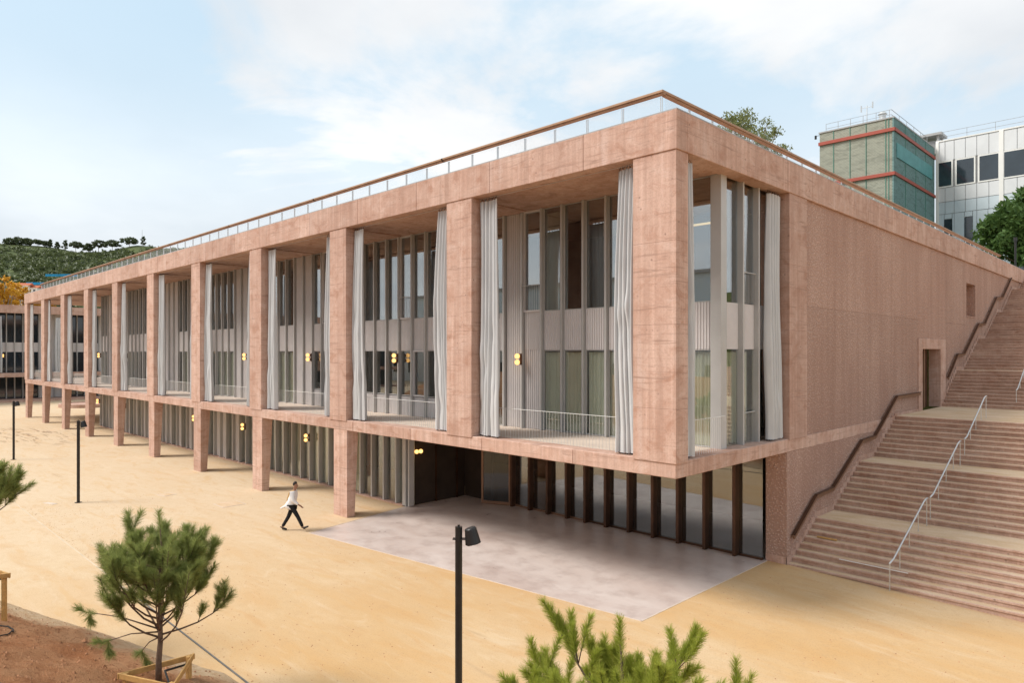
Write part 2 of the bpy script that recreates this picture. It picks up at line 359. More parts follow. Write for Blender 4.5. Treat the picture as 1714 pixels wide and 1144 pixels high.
# ------------------------------------------------------------------ object helpers
def tag(o, label=None, cat=None, group=None, kind=None):
    if label: o['label'] = label
    if cat: o['category'] = cat
    if group: o['group'] = group
    if kind: o['kind'] = kind
    return o
def empty(name, loc=(0, 0, 0), rz=0.0):
    o = bpy.data.objects.new(name, None); COL.objects.link(o); o.location = loc; o.rotation_euler.z = rz
    o.empty_display_size = 0.2
    return o
def wmat(p):
    L = Matrix.Translation(p.location) @ p.rotation_euler.to_matrix().to_4x4()
    return L if p.parent is None else wmat(p.parent) @ p.matrix_parent_inverse @ L
def link(o, parent=None, world_coords=True):
    COL.objects.link(o)
    if parent is not None:
        o.parent = parent
        if world_coords: o.matrix_parent_inverse = wmat(parent).inverted()
    return o
def obj(name, me, mat, parent=None, wc=True):
    if mat and not me.materials: me.materials.append(MATS[mat])
    return link(bpy.data.objects.new(name, me), parent, wc)
def mesh_from(verts, faces, name='mesh', smooth=False):
    me = bpy.data.meshes.new(name); me.from_pydata([tuple(v) for v in verts], [], faces); me.update()
    if smooth: me.polygons.foreach_set('use_smooth', [True] * len(me.polygons))
    return me
class MB:
    """collects simple solids for one mesh"""
    def __init__(s): s.v = []; s.f = []
    def box(s, x0, x1, y0, y1, z0, z1):
        b = len(s.v)
        s.v += [(x0, y0, z0), (x1, y0, z0), (x1, y1, z0), (x0, y1, z0), (x0, y0, z1), (x1, y0, z1), (x1, y1, z1), (x0, y1, z1)]
        s.f += [tuple(b + i for i in q) for q in ((0, 3, 2, 1), (4, 5, 6, 7), (0, 1, 5, 4), (1, 2, 6, 5), (2, 3, 7, 6), (3, 0, 4, 7))]
        return s
    def tube(s, pts, radii, n=6, cap=True):
        pts = [Vector(p) for p in pts]
        if isinstance(radii, (int, float)): radii = [radii] * len(pts)
        b0 = len(s.v); prev = None
        for i, p in enumerate(pts):
            d = (pts[min(i + 1, len(pts) - 1)] - pts[max(i - 1, 0)]).normalized()
            if prev is None:
                a = d.orthogonal().normalized()
            else:
                a = (prev - d * prev.dot(d)); a = a.normalized() if a.length > 1e-6 else d.orthogonal().normalized()
            prev = a; c = d.cross(a)
            for k in range(n):
                t = 2 * math.pi * k / n
                s.v.append(tuple(p + (a * math.cos(t) + c * math.sin(t)) * radii[i]))
        for i in range(len(pts) - 1):
            for k in range(n):
                q = b0 + i * n
                s.f.append((q + k, q + (k + 1) % n, q + n + (k + 1) % n, q + n + k))
        if cap:
            s.f.append(tuple(b0 + k for k in range(n))[::-1]); e = b0 + (len(pts) - 1) * n
            s.f.append(tuple(e + k for k in range(n)))
        return s
    def bar(s, p0, p1, w, h, up=(0, 0, 1)):
        """rectangular bar between two points: w across, h along up"""
        p0, p1, up = Vector(p0), Vector(p1), Vector(up)
        d = (p1 - p0).normalized(); a = d.cross(up).normalized(); u = a.cross(d)
        b = len(s.v)
        for p in (p0, p1):
            for i, j in ((-1, -1), (1, -1), (1, 1), (-1, 1)): s.v.append(tuple(p + a * (i * w / 2) + u * (j * h / 2)))
        s.f += [tuple(b + i for i in q) for q in ((0, 3, 2, 1), (4, 5, 6, 7), (0, 1, 5, 4), (1, 2, 6, 5), (2, 3, 7, 6), (3, 0, 4, 7))]
        return s
    def mesh(s, name='mesh', smooth=False, bevel=0.0):
        me = mesh_from(s.v, s.f, name, smooth)
        bm = bmesh.new(); bm.from_mesh(me); bmesh.ops.recalc_face_normals(bm, faces=bm.faces)
        if bevel:
            bmesh.ops.bevel(bm, geom=bm.edges[:], offset=bevel, segments=1, affect='EDGES', profile=0.5)
        bm.to_mesh(me); bm.free()
        if smooth: me.polygons.foreach_set('use_smooth', [True] * len(me.polygons))
        return me
    def build(s, name, mat, parent=None, smooth=False, bevel=0.0, wc=True):
        return obj(name, s.mesh(name, smooth, bevel), mat, parent, wc)
def box(name, x, y, z, mat, parent=None, bevel=0.0):
    """box of its own, origin at its centre so alike pieces can share data"""
    key = (round(x[1] - x[0], 4), round(y[1] - y[0], 4), round(z[1] - z[0], 4), mat, bevel)
    me = box.cache.get(key)
    if me is None:
        hx, hy, hz = key[0] / 2, key[1] / 2, key[2] / 2
        me = MB().box(-hx, hx, -hy, hy, -hz, hz).mesh(name, False, bevel); me.materials.append(MATS[mat]); box.cache[key] = me
    o = bpy.data.objects.new(name, me); link(o, parent)
    o.location = ((x[0] + x[1]) / 2, (y[0] + y[1]) / 2, (z[0] + z[1]) / 2)
    return o
box.cache = {}
def place(name, me, mat, loc, parent, rz=0.0):
    o = obj(name, me, mat, parent); o.location = loc; o.rotation_euler.z = rz; return o
def ordinal(i): return ['first', 'second', 'third', 'fourth', 'fifth', 'sixth', 'seventh', 'eighth', 'ninth', 'tenth', 'eleventh', 'twelfth'][i]

# key dimensions
BAY = 7.38; PW = 1.23; NB = 10                 # bay length, pillar width, number of bays
ZS0, ZS1, ZB0, ZB1 = 3.44, 3.84, 11.42, 12.38  # slab and roof beam levels
XE = -NB * BAY - PW                            # far end of the building
FS = BAY / 8                                   # fin spacing
def FX(k): return -0.65 - FS * k
NF = 64                                        # fins end before the open far bays

# ------------------------------------------------------------------ ground, paving, bank
def grid(name, xs, ys, zf, mat, parent=None, smooth=True):
    v = [(x, y, zf(x, y)) for y in ys for x in xs]; n = len(xs)
    f = [(j * n + i, j * n + i + 1, (j + 1) * n + i + 1, (j + 1) * n + i) for j in range(len(ys) - 1) for i in range(n - 1)]
    return obj(name, mesh_from(v, f, name, smooth), mat, parent)
def gz(x, y):
    return -0.027 * min(max(0.0, x), 14.0)
gx = [-3000, -800, -300] + [-120 + 10 * i for i in range(12)] + [0, 2, 4, 6, 8, 10, 12, 14, 40, 200, 800, 3000]
gy = [-3000, -800, -200, -60, -30, -20, -10, -5, 0, 3, 6.5, 10, 30, 60, 200, 800, 3000]
tag(grid('ground', gx, gy, gz, 'plaza_sand'), 'yellow compacted sand plaza in front of the pink building', kind='structure')
pav = MB(); pts = [(-13.71, -2.13), (-0.62, -0.55), (-0.62, 6.2), (-0.62, 12.0), (-14.74, 12.0), (-14.74, 2.75)]
pav.v = [(x, y, 0.004) for x, y in pts] + [(x, y, -0.06) for x, y in pts]
pav.f = [tuple(range(6))] + [tuple(range(6, 12))[::-1]] + [(i, i + 6, (i + 1) % 6 + 6, (i + 1) % 6) for i in range(6)]
tag(pav.build('entrance_paving', 'polished_pink_floor'), 'smooth pinkish grey concrete floor under the corner overhang', kind='structure')
tr_ = MB(); tr_.bar((-0.60, -0.6, 0.004), (-0.60, 6.25, 0.004), 0.03, 0.010); tr_.bar((-13.75, -2.17, 0.004), (-0.58, -0.58, 0.004), 0.03, 0.010)
tr_.bar((-14.78, 2.75, 0.004), (-13.75, -2.17, 0.004), 0.03, 0.010)
tag(tr_.build('paving_border', 'light_trim'), kind='structure')

def bankz(x, y):
    t = max(0.0, (-8.72 - y) - 0.30 * max(0.0, -x - 5.0) * (1 if x > -40 else 1) )
    t = max(0.0, t)
    z = 0.34 * t if t < 12 else 0.34 * 12
    ease = min(1.0, t / 0.8)
    nn = noise.noise(Vector((x * 0.5, y * 0.5, 0.3))) * 0.16 + noise.noise(Vector((x * 1.7, y * 1.7, 1.3))) * 0.07 + noise.noise(Vector((x * 4.5, y * 4.5, 2.3))) * 0.06 + noise.noise(Vector((x * 11, y * 11, 5.3))) * 0.03
    return z + nn * ease - 0.05 * (1 - min(1.0, t / 0.3)) + 0.012
bx_ = [-60 + 4 * i for i in range(9)] + [-24 + 0.12 * i for i in range(200)] + [i * 1.0 for i in range(0, 31)]
by_ = [-40, -34, -28, -24, -21, -19] + [-18 + 0.12 * i for i in range(78)]
tag(grid('soil_bank', bx_, by_, bankz, 'red_soil'), 'red earth bank sloping up from the plaza edge', kind='structure')
ed = MB(); ed.box(-11.0, 2.0, -8.69, -8.66, -0.1, 0.022)
tag(ed.build('bank_edging', 'steel_edging'), 'thin grey metal edging between sand plaza and red soil', kind='structure')
ed = MB(); ed.box(-60, -11.01, -8.69, -8.65, -0.1, 0.006)
tag(ed.build('paving_joint', 'joint_sand'), 'thin pale strip across the sand plaza', kind='structure')
# loose stones on the bank: nobody could count them
st = MB(); rs = random.Random(3)
for i in range(9000):
    x = rs.uniform(-22, 3); y = rs.uniform(-16, -8.9); zz = bankz(x, y)
    if zz < 0.06 or rs.random() > min(1, 0.2 + zz): continue
    s_ = rs.uniform(0.01, 0.035) * (2.0 if rs.random() < 0.05 else 1)
    b = len(st.v); a0 = rs.uniform(0, 6.28)
    for k in range(4):
        t = a0 + k * 1.57 + rs.uniform(-.4, .4); st.v.append((x + math.cos(t) * s_, y + math.sin(t) * s_, zz - 0.01))
    st.v.append((x + rs.uniform(-.4, .4) * s_, y + rs.uniform(-.4, .4) * s_, zz + s_ * rs.uniform(0.5, 0.9)))
    for k in range(4): st.f.append((b + k, b + (k + 1) % 4, b + 4))
tag(st.build('gravel', 'stone'), 'loose red stones scattered over the earth bank', 'gravel', kind='stuff')

for (x, y, w_, d_, rz_, lab) in ((-26.1, -7.6, 0.7, 0.22, 20, 'pale rectangular access cover lying near the middle lamp post'), (-20.5, -2.2, 1.0, 1.0, 0, 'faint square access cover in the open plaza sand'), (-24.5, -3.4, 0.6, 0.6, 12, 'small square access cover farther along the plaza')):
    e = empty('access_cover', (x, y, 0.0), R(rz_)); tag(e, lab, 'access cover')
    MB().box(-w_ / 2, w_ / 2, -d_ / 2, d_ / 2, -0.03, 0.008).build('frame', 'light_trim', e, wc=False)
    MB().box(-w_ / 2 + .04, w_ / 2 - .04, -d_ / 2 + .04, d_ / 2 - .04, -0.03, 0.012).build('lid', 'light_trim' if w_ == 0.7 else 'sand_tread', e, wc=False)

pb = MB(); rp = random.Random(8)
for i in range(2600):
    x = rp.uniform(-26, 7); y = rp.uniform(-8.6, 5.8) if rp.random() < 0.6 else -8.6 + rp.random() ** 2 * 3
    if -14.8 < x < -0.6 and y > -2.2: continue
    s_ = rp.uniform(0.008, 0.022); a0 = rp.uniform(0, 6.28); b = len(pb.v); z0 = gz(x, y)
    for k in range(4): pb.v.append((x + math.cos(a0 + k * 1.57) * s_ * rp.uniform(.7, 1.3), y + math.sin(a0 + k * 1.57) * s_ * rp.uniform(.7, 1.3), z0 - 0.002))
    pb.v.append((x, y, z0 + s_ * 0.7)); pb.f += [(b + k, b + (k + 1) % 4, b + 4) for k in range(4)]
tag(pb.build('pebbles', 'stone'), 'small loose pebbles on the sand plaza', 'pebbles', kind='stuff')

# ------------------------------------------------------------------ the pink concrete building
bld = empty('concrete_building', (-36, 6, 0))
tag(bld, 'long pink concrete building with a colonnade and tall glazed bays', 'building')
def shape_block(levels, x0, x1, y0, y1f, y1=None, gap=0.003, bev=0.005):
    """stacked pour lifts; y1f(z) gives the back face so columns can taper"""
    m = MB()
    for a, b in zip(levels[:-1], levels[1:]):
        za, zb = a + gap / 2, b - gap / 2
        ya, yb = y1f(za), y1f(zb); k = len(m.v)
        m.v += [(x0, y0, za), (x1, y0, za), (x1, ya, za), (x0, ya, za), (x0, y0, zb), (x1, y0, zb), (x1, yb, zb), (x0, yb, zb)]
        m.f += [tuple(k + i for i in q) for q in ((0, 3, 2, 1), (4, 5, 6, 7), (0, 1, 5, 4), (1, 2, 6, 5), (2, 3, 7, 6), (3, 0, 4, 7))]
    return m.mesh('pillar', False, bev)
pil_me = shape_block([3.80, 5.12, 7.19, 9.23, ZB0 + 0.002], -PW, 0, -0.03, lambda z: 0.5)
pil_corner = shape_block([3.80, 5.12, 7.19, 9.23, ZB0 + 0.002], -PW, 0.02, -0.03, lambda z: 0.52)
col_me = shape_block([0.0, 1.05, 2.25, ZS0 + 0.002], -PW + 0.24, 0, 0.012, lambda z: 0.36 + 0.17 * z / ZS0)
for i in range(NB + 1):
    place('pillar', pil_corner if i == 0 else pil_me, 'concrete', (-i * BAY, 0, 0), bld)
    if i >= 2: place('column', col_me, 'concrete', (-i * BAY, 0, 0), bld)
place('pillar', shape_block([3.80, 5.12, 7.19, 9.23, ZB0 + 0.002], -0.45, 0.03, 6.44, lambda z: 7.76), 'concrete', (0, 0, 0), bld)
# roof beam in cast lengths
xs = [0.06]; x = -0.98 - BAY / 4
while x > XE + 1: xs.append(x); x -= BAY / 2
xs.append(XE)
for a, b in zip(xs[:-1], xs[1:]):
    box('roof_beam', (b + 0.003, a - 0.003), (-0.06, 0.45), (ZB0, ZB1), 'concrete', bld, 0.012)
ys = [0.453] + [4.2 + 3.9 * i for i in range(11)] + [46.6]
for a, b in zip(ys[:-1], ys[1:]):
    box('roof_beam', (-0.45, 0.06), (a + 0.003, b - 0.003), (ZB0, ZB1), 'concrete', bld, 0.012)
box('parapet_cap', (XE, 0.05), (-0.05, 0.44), (ZB1 + 0.002, ZB1 + 0.03), 'seam_grey', bld)
box('parapet_cap', (-0.44, 0.05), (0.443, 46.5), (ZB1 + 0.002, ZB1 + 0.03), 'seam_grey', bld)
# balcony slab in cast lengths
xs = [0.0]; x = -1.4 - BAY / 4
while x > XE + 1: xs.append(x); x -= BAY / 2
xs.append(XE)
for a, b in zip(xs[:-1], xs[1:]):
    box('balcony_slab', (b + 0.003, a - 0.003), (0, 0.6), (ZS0, ZS1), 'concrete', bld, 0.014)
for a, b in ((0.603, 3.4), (3.4, 7.74)):
    box('balcony_slab', (-0.65, 0.0), (a + 0.003, b - 0.003), (ZS0, ZS1), 'concrete', bld, 0.014)
box('floor_slab', (XE, -0.653), (0.603, 14.0), (ZS0 + 0.01, ZS1 - 0.01), 'balcony_deck', bld)
box('roof_slab', (XE, -0.453), (0.453, 14.0), (ZB0 + 0.06, ZB1 - 0.12), 'concrete', bld)
box('roof_slab', (-14.0, -0.453), (14.003, 46.0), (ZB0 + 0.06, ZB1 - 0.12), 'concrete', bld)
# soffit beams across each bay
for i in range(NB + 1):
    box('cross_beam', (-i * BAY - 0.9, -i * BAY - 0.35), (0.52, 2.86), (ZB0 + 0.02, ZB0 + 0.062), 'concrete', bld, 0.006)

# side wall, rough hammered concrete around a door and a window
def wall(y, z, mat='rough_concrete', x=(-0.5, -0.03), name='side_wall'): return box(name, x, y, z, mat, bld)
wall((6.30, 46.0), (0.22, ZS0 - 0.002), x=(-0.66, 0.0), name='side_wall')
box('plinth', (-0.67, 0.008), (6.29, 6.40), (-0.1, 0.218), 'concrete', bld, 0.006)
ZJ = 8.0
for (y0, y1, z0, z1) in ((7.76, 13.9, ZS1 + .001, ZJ), (13.906, 20.23, ZS1 + .001, ZJ), (7.76, 13.9, ZJ + .008, ZB0 - .002), (13.906, 20.23, ZJ + .008, ZB0 - .002), (20.23, 24.86, 7.152, ZB0 - .002),
                         (24.86, 29.35, ZS1 + .001, ZJ), (24.86, 29.35, ZJ + .008, ZB0 - .002), (29.35, 31.45, 10.302, ZB0 - .002), (29.35, 31.45, ZS1 + .001, 8.45), (31.45, 38.5, ZS1 + .001, ZB0 - .002), (38.508, 46.0, ZS1 + .001, ZB0 - .002)):
    wall((y0, y1), (z0, z1))
box('wall_backing', (-0.499, -0.045), (7.8, 20.2), (ZS1 + 0.01, ZB0 - 0.01), 'rough_concrete', bld)
for a, b in ((7.742, 11.6), (11.6, 15.4), (15.4, 19.2), (19.2, 20.23)):
    box('string_course', (-0.64, 0.004), (a + 0.003, b - 0.003), (ZS0 + 0.002, ZS1 - 0.002), 'concrete', bld, 0.006)
box('window_reveal', (-0.9, -0.505), (29.2, 31.6), (8.3, 10.45), 'concrete', bld)
wr = box('window_sill', (-0.5, 0.0), (29.352, 31.448), (8.452, 8.50), 'concrete', bld)
# door surround
dj = box('door_surround', (-0.5, 0.02), (20.232, 20.85), (3.86, 7.15), 'concrete', bld, 0.01)
dj2 = box('door_surround', (-0.5, 0.02), (23.93, 24.858), (3.86, 7.15), 'concrete', bld, 0.01)
box('door_lintel', (-0.5, 0.02), (20.853, 23.927), (6.67, 7.15), 'concrete', bld, 0.01)
dr = box('door', (-0.62, -0.56), (20.853, 23.927), (3.86, 6.668), 'bronze', bld, 0.0)
box('door_handle', (-0.56, -0.50), (21.3, 21.34), (4.7, 5.3), 'galvanised', dr)
box('door_mullion', (-0.56, -0.3), (22.3, 22.5), (3.89, 6.667), 'bronze_rail', bld)
# pier under the side slab
box('pier', (-0.66, 0.003), (6.295, 6.8), (0.22, ZS0 - 0.003), 'rough_concrete', bld)
# rear enclosure and interior
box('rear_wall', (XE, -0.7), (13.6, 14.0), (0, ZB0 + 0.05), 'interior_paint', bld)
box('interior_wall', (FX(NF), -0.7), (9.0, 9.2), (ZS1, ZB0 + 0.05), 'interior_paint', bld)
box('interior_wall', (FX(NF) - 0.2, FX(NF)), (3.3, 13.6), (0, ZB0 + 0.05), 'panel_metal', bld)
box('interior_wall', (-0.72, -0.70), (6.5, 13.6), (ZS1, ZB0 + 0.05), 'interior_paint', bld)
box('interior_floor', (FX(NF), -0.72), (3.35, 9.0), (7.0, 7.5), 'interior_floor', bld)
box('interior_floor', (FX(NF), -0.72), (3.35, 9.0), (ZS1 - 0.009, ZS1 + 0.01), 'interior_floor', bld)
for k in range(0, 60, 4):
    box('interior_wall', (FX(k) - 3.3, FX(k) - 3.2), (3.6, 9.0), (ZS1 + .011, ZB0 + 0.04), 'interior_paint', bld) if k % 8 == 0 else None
for i, dz in ((0, 10.6), (1, 6.5), (3, 10.9), (5, 6.5)):
    if True:
        m = MB(); xc = -3.2 - i * BAY
        m.box(xc - 1.6, xc + 1.6, 5.2, 5.26, dz - 0.03, dz + 0.03); m.build('ceiling_tube', 'tube_light', bld)

# corrugated panels: real ribs
def corrugated(w, h, pitch, depth):
    n = max(2, int(round(w / pitch))); p = w / n; prof = []
    for i in range(n):
        x0 = -w / 2 + i * p
        prof += [(x0, 0), (x0 + p * 0.42, 0), (x0 + p * 0.55, -depth), (x0 + p * 0.87, -depth)]
    prof.append((w / 2, 0)); m = MB()
    for (x, y) in prof: m.v += [(x, y, 0), (x, y, h)]
    for i in range(len(prof) - 1): m.f.append((2 * i, 2 * i + 2, 2 * i + 3, 2 * i + 1))
    k = len(m.v); m.v += [(-w / 2, 0.04, 0), (w / 2, 0.04, 0), (w / 2, 0.04, h), (-w / 2, 0.04, h)]; m.f.append((k, k + 3, k + 2, k + 1))
    return mesh_from(m.v, m.f, 'corrugated')
GW = FS - 0.084
ZA, ZBm = 6.60, 7.93       # spandrel band
cor_sp = corrugated(GW, ZBm - ZA, 0.095, 0.035)
cor_full = corrugated(GW, ZB0 + 0.05 - ZS1, 0.095, 0.045)
cor_low = corrugated(GW, ZA - ZS1, 0.095, 0.045)
cor_sill = corrugated(GW, 0.80, 0.095, 0.035)
FY0, FY1, GY = 2.90, 3.14, 3.06
rf = random.Random(11)
for k in range(NF + 1):
    box('fin', (FX(k) - 0.04, FX(k) + 0.04), (FY0, FY1), (ZS1 - 0.008, ZB0 + 0.058), 'fin_metal', bld, 0.006)
def inner_curtain_mesh(w, h, seed, mat):
    r = random.Random(seed); v = []; n = 40
    ph = r.uniform(0, 6)
    for i in range(n + 1):
        x = -w / 2 + w * i / n; y = 0.045 * math.sin(i * 1.25 + ph) + 0.02 * math.sin(i * 0.4 + ph * 2)
        v += [(x, y, 0), (x, y, h)]
    me = mesh_from(v, [(2 * i, 2 * i + 2, 2 * i + 3, 2 * i + 1) for i in range(n)], 'inner_curtain', True); me.materials.append(MATS[mat]); return me
ic_low = [inner_curtain_mesh(FS * 0.96, ZA - ZS1 - 0.1, s, 'inner_curtain_cloth') for s in range(3)]
ic_up = [inner_curtain_mesh(FS * 0.6, ZB0 - ZBm - 0.1, s, 'inner_curtain_cloth') for s in range(2)]
icg = [inner_curtain_mesh(FS * 0.98, ZS0 - 0.1, s, 'grey_curtain_cloth') for s in range(2)]
icc = inner_curtain_mesh(FS * 0.98, ZS0 - 0.1, 5, 'inner_curtain_cloth')
def glazed(xc, z0, z1, framed=False, mat='glass', y=GY):
    p = box('pane', (xc - GW / 2, xc + GW / 2), (y, y + 0.02), (z0, z1), mat, bld)
    f = MB(); t = 0.06 if framed else 0.03; d0 = y - (0.09 if framed else 0.03)
    x0, x1 = xc - GW / 2, xc + GW / 2
    f.box(x0, x0 + t, d0, y - 0.002, z0, z1).box(x1 - t, x1, d0, y - 0.002, z0, z1)
    f.box(x0 + t, x1 - t, d0, y - 0.002, z0, z0 + t).box(x0 + t, x1 - t, d0, y - 0.002, z1 - t, z1)
    f.build('window_frame', 'panel_metal' if framed else 'fin_metal', p)
    return p
for k in range(NF):
    xc = FX(k) - FS / 2
    b = k // 8
    full = k in (8, 1, 2) or (k > 22 and k % 8 in (0, 1)) or k in (44, 45, 46, 60, 61)
    lowpanel = k == 7
    sill = 9 < k < 18 or (b in (2,)) 
    if full:
        place('corrugated_panel', cor_full, 'panel_metal', (xc, GY, ZS1), bld); continue
    up = glazed(xc, ZBm, ZB0 + 0.055, framed=(k in (7, 15, 22, 30)), mat='upper_glass')
    place('spandrel_panel', cor_sp, 'panel_metal', (xc, GY - 0.02, ZA), bld)
    if k in (6, 12, 20, 21): place('inner_curtain', ic_up[k % 2], None, (xc - 0.12, GY + 0.15, ZBm), bld)
    if lowpanel:
        place('corrugated_panel', cor_low, 'panel_metal', (xc, GY, ZS1), bld); continue
    if sill:
        place('sill_panel', cor_sill, 'panel_metal', (xc, GY - 0.01, ZS1), bld)
        glazed(xc, ZS1 + 0.83, ZA - 0.003, framed=(k in (9, 14, 10)))
    else:
        glazed(xc, ZS1, ZA - 0.003)
    if k in (0, 3, 4, 5, 6) or (b >= 3 and rf.random() < 0.75): place('inner_curtain', ic_low[k % 3], None, (xc, GY + 0.13, ZS1 + 0.02), bld)
# small guards across opening windows
for k in (7, 15):
    xc = FX(k) - FS / 2; m = MB(); m.tube([(xc - GW / 2, GY - .2, 8.85), (xc + GW / 2, GY - .2, 8.85)], 0.015)
    for j in range(9): m.tube([(xc - GW / 2 + GW * j / 8, GY - .2, 7.98), (xc - GW / 2 + GW * j / 8, GY - .2, 8.85)], 0.006, 4)
    m.build('window_guard', 'fin_metal', bld)
# side return of the upper glazing
box('corner_post', (-0.66, -0.36), (2.89, 3.21), (ZS1 - 0.008, ZB0 + 0.058), 'fin_metal', bld, 0.006)
for y in (4.18, 5.17):
    box('fin', (-0.56, -0.34), (y - 0.04, y + 0.04), (ZS1 - 0.008, ZB0 + 0.058), 'fin_metal', bld, 0.006)
for a, b in ((3.212, 4.138), (4.222, 5.128), (5.212, 6.45)):
    box('pane', (-0.54, -0.52), (a, b), (ZBm, ZB0 + 0.055), 'upper_glass', bld); box('pane', (-0.54, -0.52), (a, b), (ZS1, ZA - 0.003), 'glass', bld)
    o = place('spandrel_panel', corrugated(b - a, ZBm - ZA, 0.06, 0.02), 'panel_metal', (-0.51, (a + b) / 2, ZA), bld, R(90))
m = MB(); m.tube([(-0.44, 4.24, 4.75), (-0.44, 5.11, 4.75)], 0.016); [m.tube([(-0.44, 4.24 + 0.087 * j, ZS1), (-0.44, 4.24 + 0.087 * j, 4.75)], 0.006, 4) for j in range(11)]
m.build('window_guard', 'fin_metal', bld)
m = MB(); m.tube([(-0.44, 4.24, 8.85), (-0.44, 5.11, 8.85)], 0.016); [m.tube([(-0.44, 4.24 + 0.087 * j, 7.95), (-0.44, 4.24 + 0.087 * j, 8.85)], 0.006, 4) for j in range(11)]
m.build('window_guard', 'fin_metal', bld)
for a in (3.45, 4.55): place('inner_curtain', ic_low[1], None, (-0.70, a, ZS1 + 0.02), bld, R(90))

# ground floor glazing behind the columns
K0 = 15   # first ground floor module beyond the entrance recess
for k in range(K0, NF + 1):
    xx = FX(k) - 0.05
    box('ground_fin', (xx - 0.045, xx + 0.045), (2.82, 3.08), (0.05, ZS0 - 0.002 + 0.012), 'fin_metal', bld, 0.006)
    if k == NF: break
    xc = xx - FS / 2
    if k > 30 and k % 5 in (0, 1, 3):
        place('ground_panel', gp, 'panel_metal', (xc, 3.02, 0.06), bld) if k > 31 else None
        if k > 31: continue
    box('ground_pane', (xc - FS / 2 + 0.047, xc + FS / 2 - 0.047), (3.0, 3.02), (0.06, ZS0 + 0.008), 'glass', bld)
    if k == K0: place('inner_curtain', icc, None, (xc, 3.14, 0.06), bld)
    elif k < 19: pass
    elif k < 26: place('inner_curtain', icc if k % 3 else icg[0], None, (xc, 3.14, 0.06), bld)
    else: place('inner_curtain', icg[k % 2], None, (xc, 3.14, 0.06), bld)
    if k == 30: gp = corrugated(FS - 0.094, ZS0 - 0.06, 0.11, 0.04)
box('threshold', (FX(NF), -14.76), (2.80, 3.3), (0.0, 0.05), 'concrete', bld)
box('ground_wall', (FX(NF), -14.75), (7.6, 7.8), (0.0, ZS0), 'interior_paint', bld)
# entrance recess
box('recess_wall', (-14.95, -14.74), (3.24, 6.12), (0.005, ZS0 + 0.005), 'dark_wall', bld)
box('recess_post', (-14.95, -14.72), (2.80, 3.238), (0.005, ZS0 + 0.005), 'fin_metal', bld, 0.006)
for yy in (4.4, 5.6): box('recess_batten', (-14.738, -14.68), (yy, yy + 0.07), (0.006, ZS0 + 0.004), 'bronze', bld)
efx = [-0.72, -1.56, -2.62, -3.62, -4.62, -5.65, -6.68, -7.65, -8.58, -9.58, -10.58, -11.6]
for i, xx in enumerate(efx[1:]):
    box('entrance_fin', (xx - 0.055, xx + 0.055), (5.95, 6.28), (0.006, ZS0 + 0.006), 'bronze', bld, 0.006)
for a, b in zip(efx[1:], efx[:-1]):
    p = box('entrance_pane', (a + 0.057, b - 0.057 if b < -1 else b), (6.20, 6.22), (0.09, ZS0 + 0.005), 'dark_glass', bld)
    box('bottom_rail', (a + 0.057, b - 0.057 if b < -1 else b), (6.16, 6.26), (0.006, 0.088), 'bronze_rail' if a < -8 else 'bronze', p)
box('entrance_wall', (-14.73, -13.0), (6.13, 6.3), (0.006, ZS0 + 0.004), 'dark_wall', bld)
box('entrance_transom', (-13.0, -11.66), (6.13, 6.3), (2.7, ZS0 + 0.004), 'bronze', bld)
# glazed door leaf standing open
dl = empty('door_leaf', (-11.7, 6.05, 0)); dl.rotation_euler.z = math.atan2(5.45 - 6.05, -13.0 + 11.7); link_p = dl; dl.parent = bld; dl.matrix_parent_inverse = Matrix.Translation((36, -6, 0))
m = MB(); m.box(0, .09, -.03, .03, .02, 3.3); m.box(1.25, 1.34, -.03, .03, .02, 3.3); m.box(.09, 1.25, -.03, .03, .02, .16); m.box(.09, 1.25, -.03, .03, 3.2, 3.3)
o = m.build('door_frame', 'bronze_rail', dl, wc=False)
m = MB(); m.box(.09, 1.25, -.008, .008, .16, 3.2); m.build('door_glass', 'door_pane', dl, wc=False)
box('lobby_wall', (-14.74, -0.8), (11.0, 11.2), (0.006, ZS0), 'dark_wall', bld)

# ------------------------------------------------------------------ roof railing
rr = empty('roof_railing', (-1.05, 1.0, ZB1))
tag(rr, 'long roof terrace railing with timber handrail and wire mesh infill', 'railing')
RX, RY, RZ = -1.05, 1.0, 13.34
def rail_prof(p0, p1, name):
    m = MB(); m.bar(p0, p1, 0.20, 0.07); m.bar(Vector(p0) + Vector((0, 0, -0.055)), Vector(p1) + Vector((0, 0, -0.055)), 0.13, 0.04)
    return m.build(name, 'timber_rail', rr, bevel=0.01)
nseg = 8
for i in range(nseg):
    a = RX + 0.1 - i * (RX - XE - 2.0) / nseg if i else RX + 0.1; b = RX - (i + 1) * (RX - XE - 2.0) / nseg
    rail_prof((a - 0.001 * (i > 0), RY, RZ), (b + 0.003, RY, RZ), 'handrail')
for i in range(5):
    a, b = RY + 0.102 + i * 8.6, RY + 0.1 + (i + 1) * 8.6
    rail_prof((RX, a, RZ), (RX, b - 0.003, RZ), 'handrail')
post_me = MB().box(-0.03, -0.02, -0.02, 0.02, 0, 0.86).box(0.02, 0.03, -0.02, 0.02, 0, 0.86).mesh('post')
npost = 58; psp = (RX - (XE + 2.1)) / npost
for i in range(npost + 1):
    place('post', post_me, 'galvanised', (RX - i * psp, RY, ZB1 - 0.02), rr)
    if i < npost: box('mesh_infill', (RX - (i + 1) * psp + 0.04, RX - i * psp - 0.04), (RY - 0.002, RY + 0.002), (ZB1 + 0.06, RZ - 0.12), 'wire_mesh', rr)
for i in range(1, 34):
    place('post', post_me, 'galvanised', (RX, RY + 0.12 + i * 1.27, ZB1 - 0.02), rr, R(90))
    box('mesh_infill', (RX - 0.002, RX + 0.002), (RY + 0.16 + (i - 1) * 1.27, RY + 0.08 + i * 1.27), (ZB1 + 0.06, RZ - 0.12), 'wire_mesh', rr)
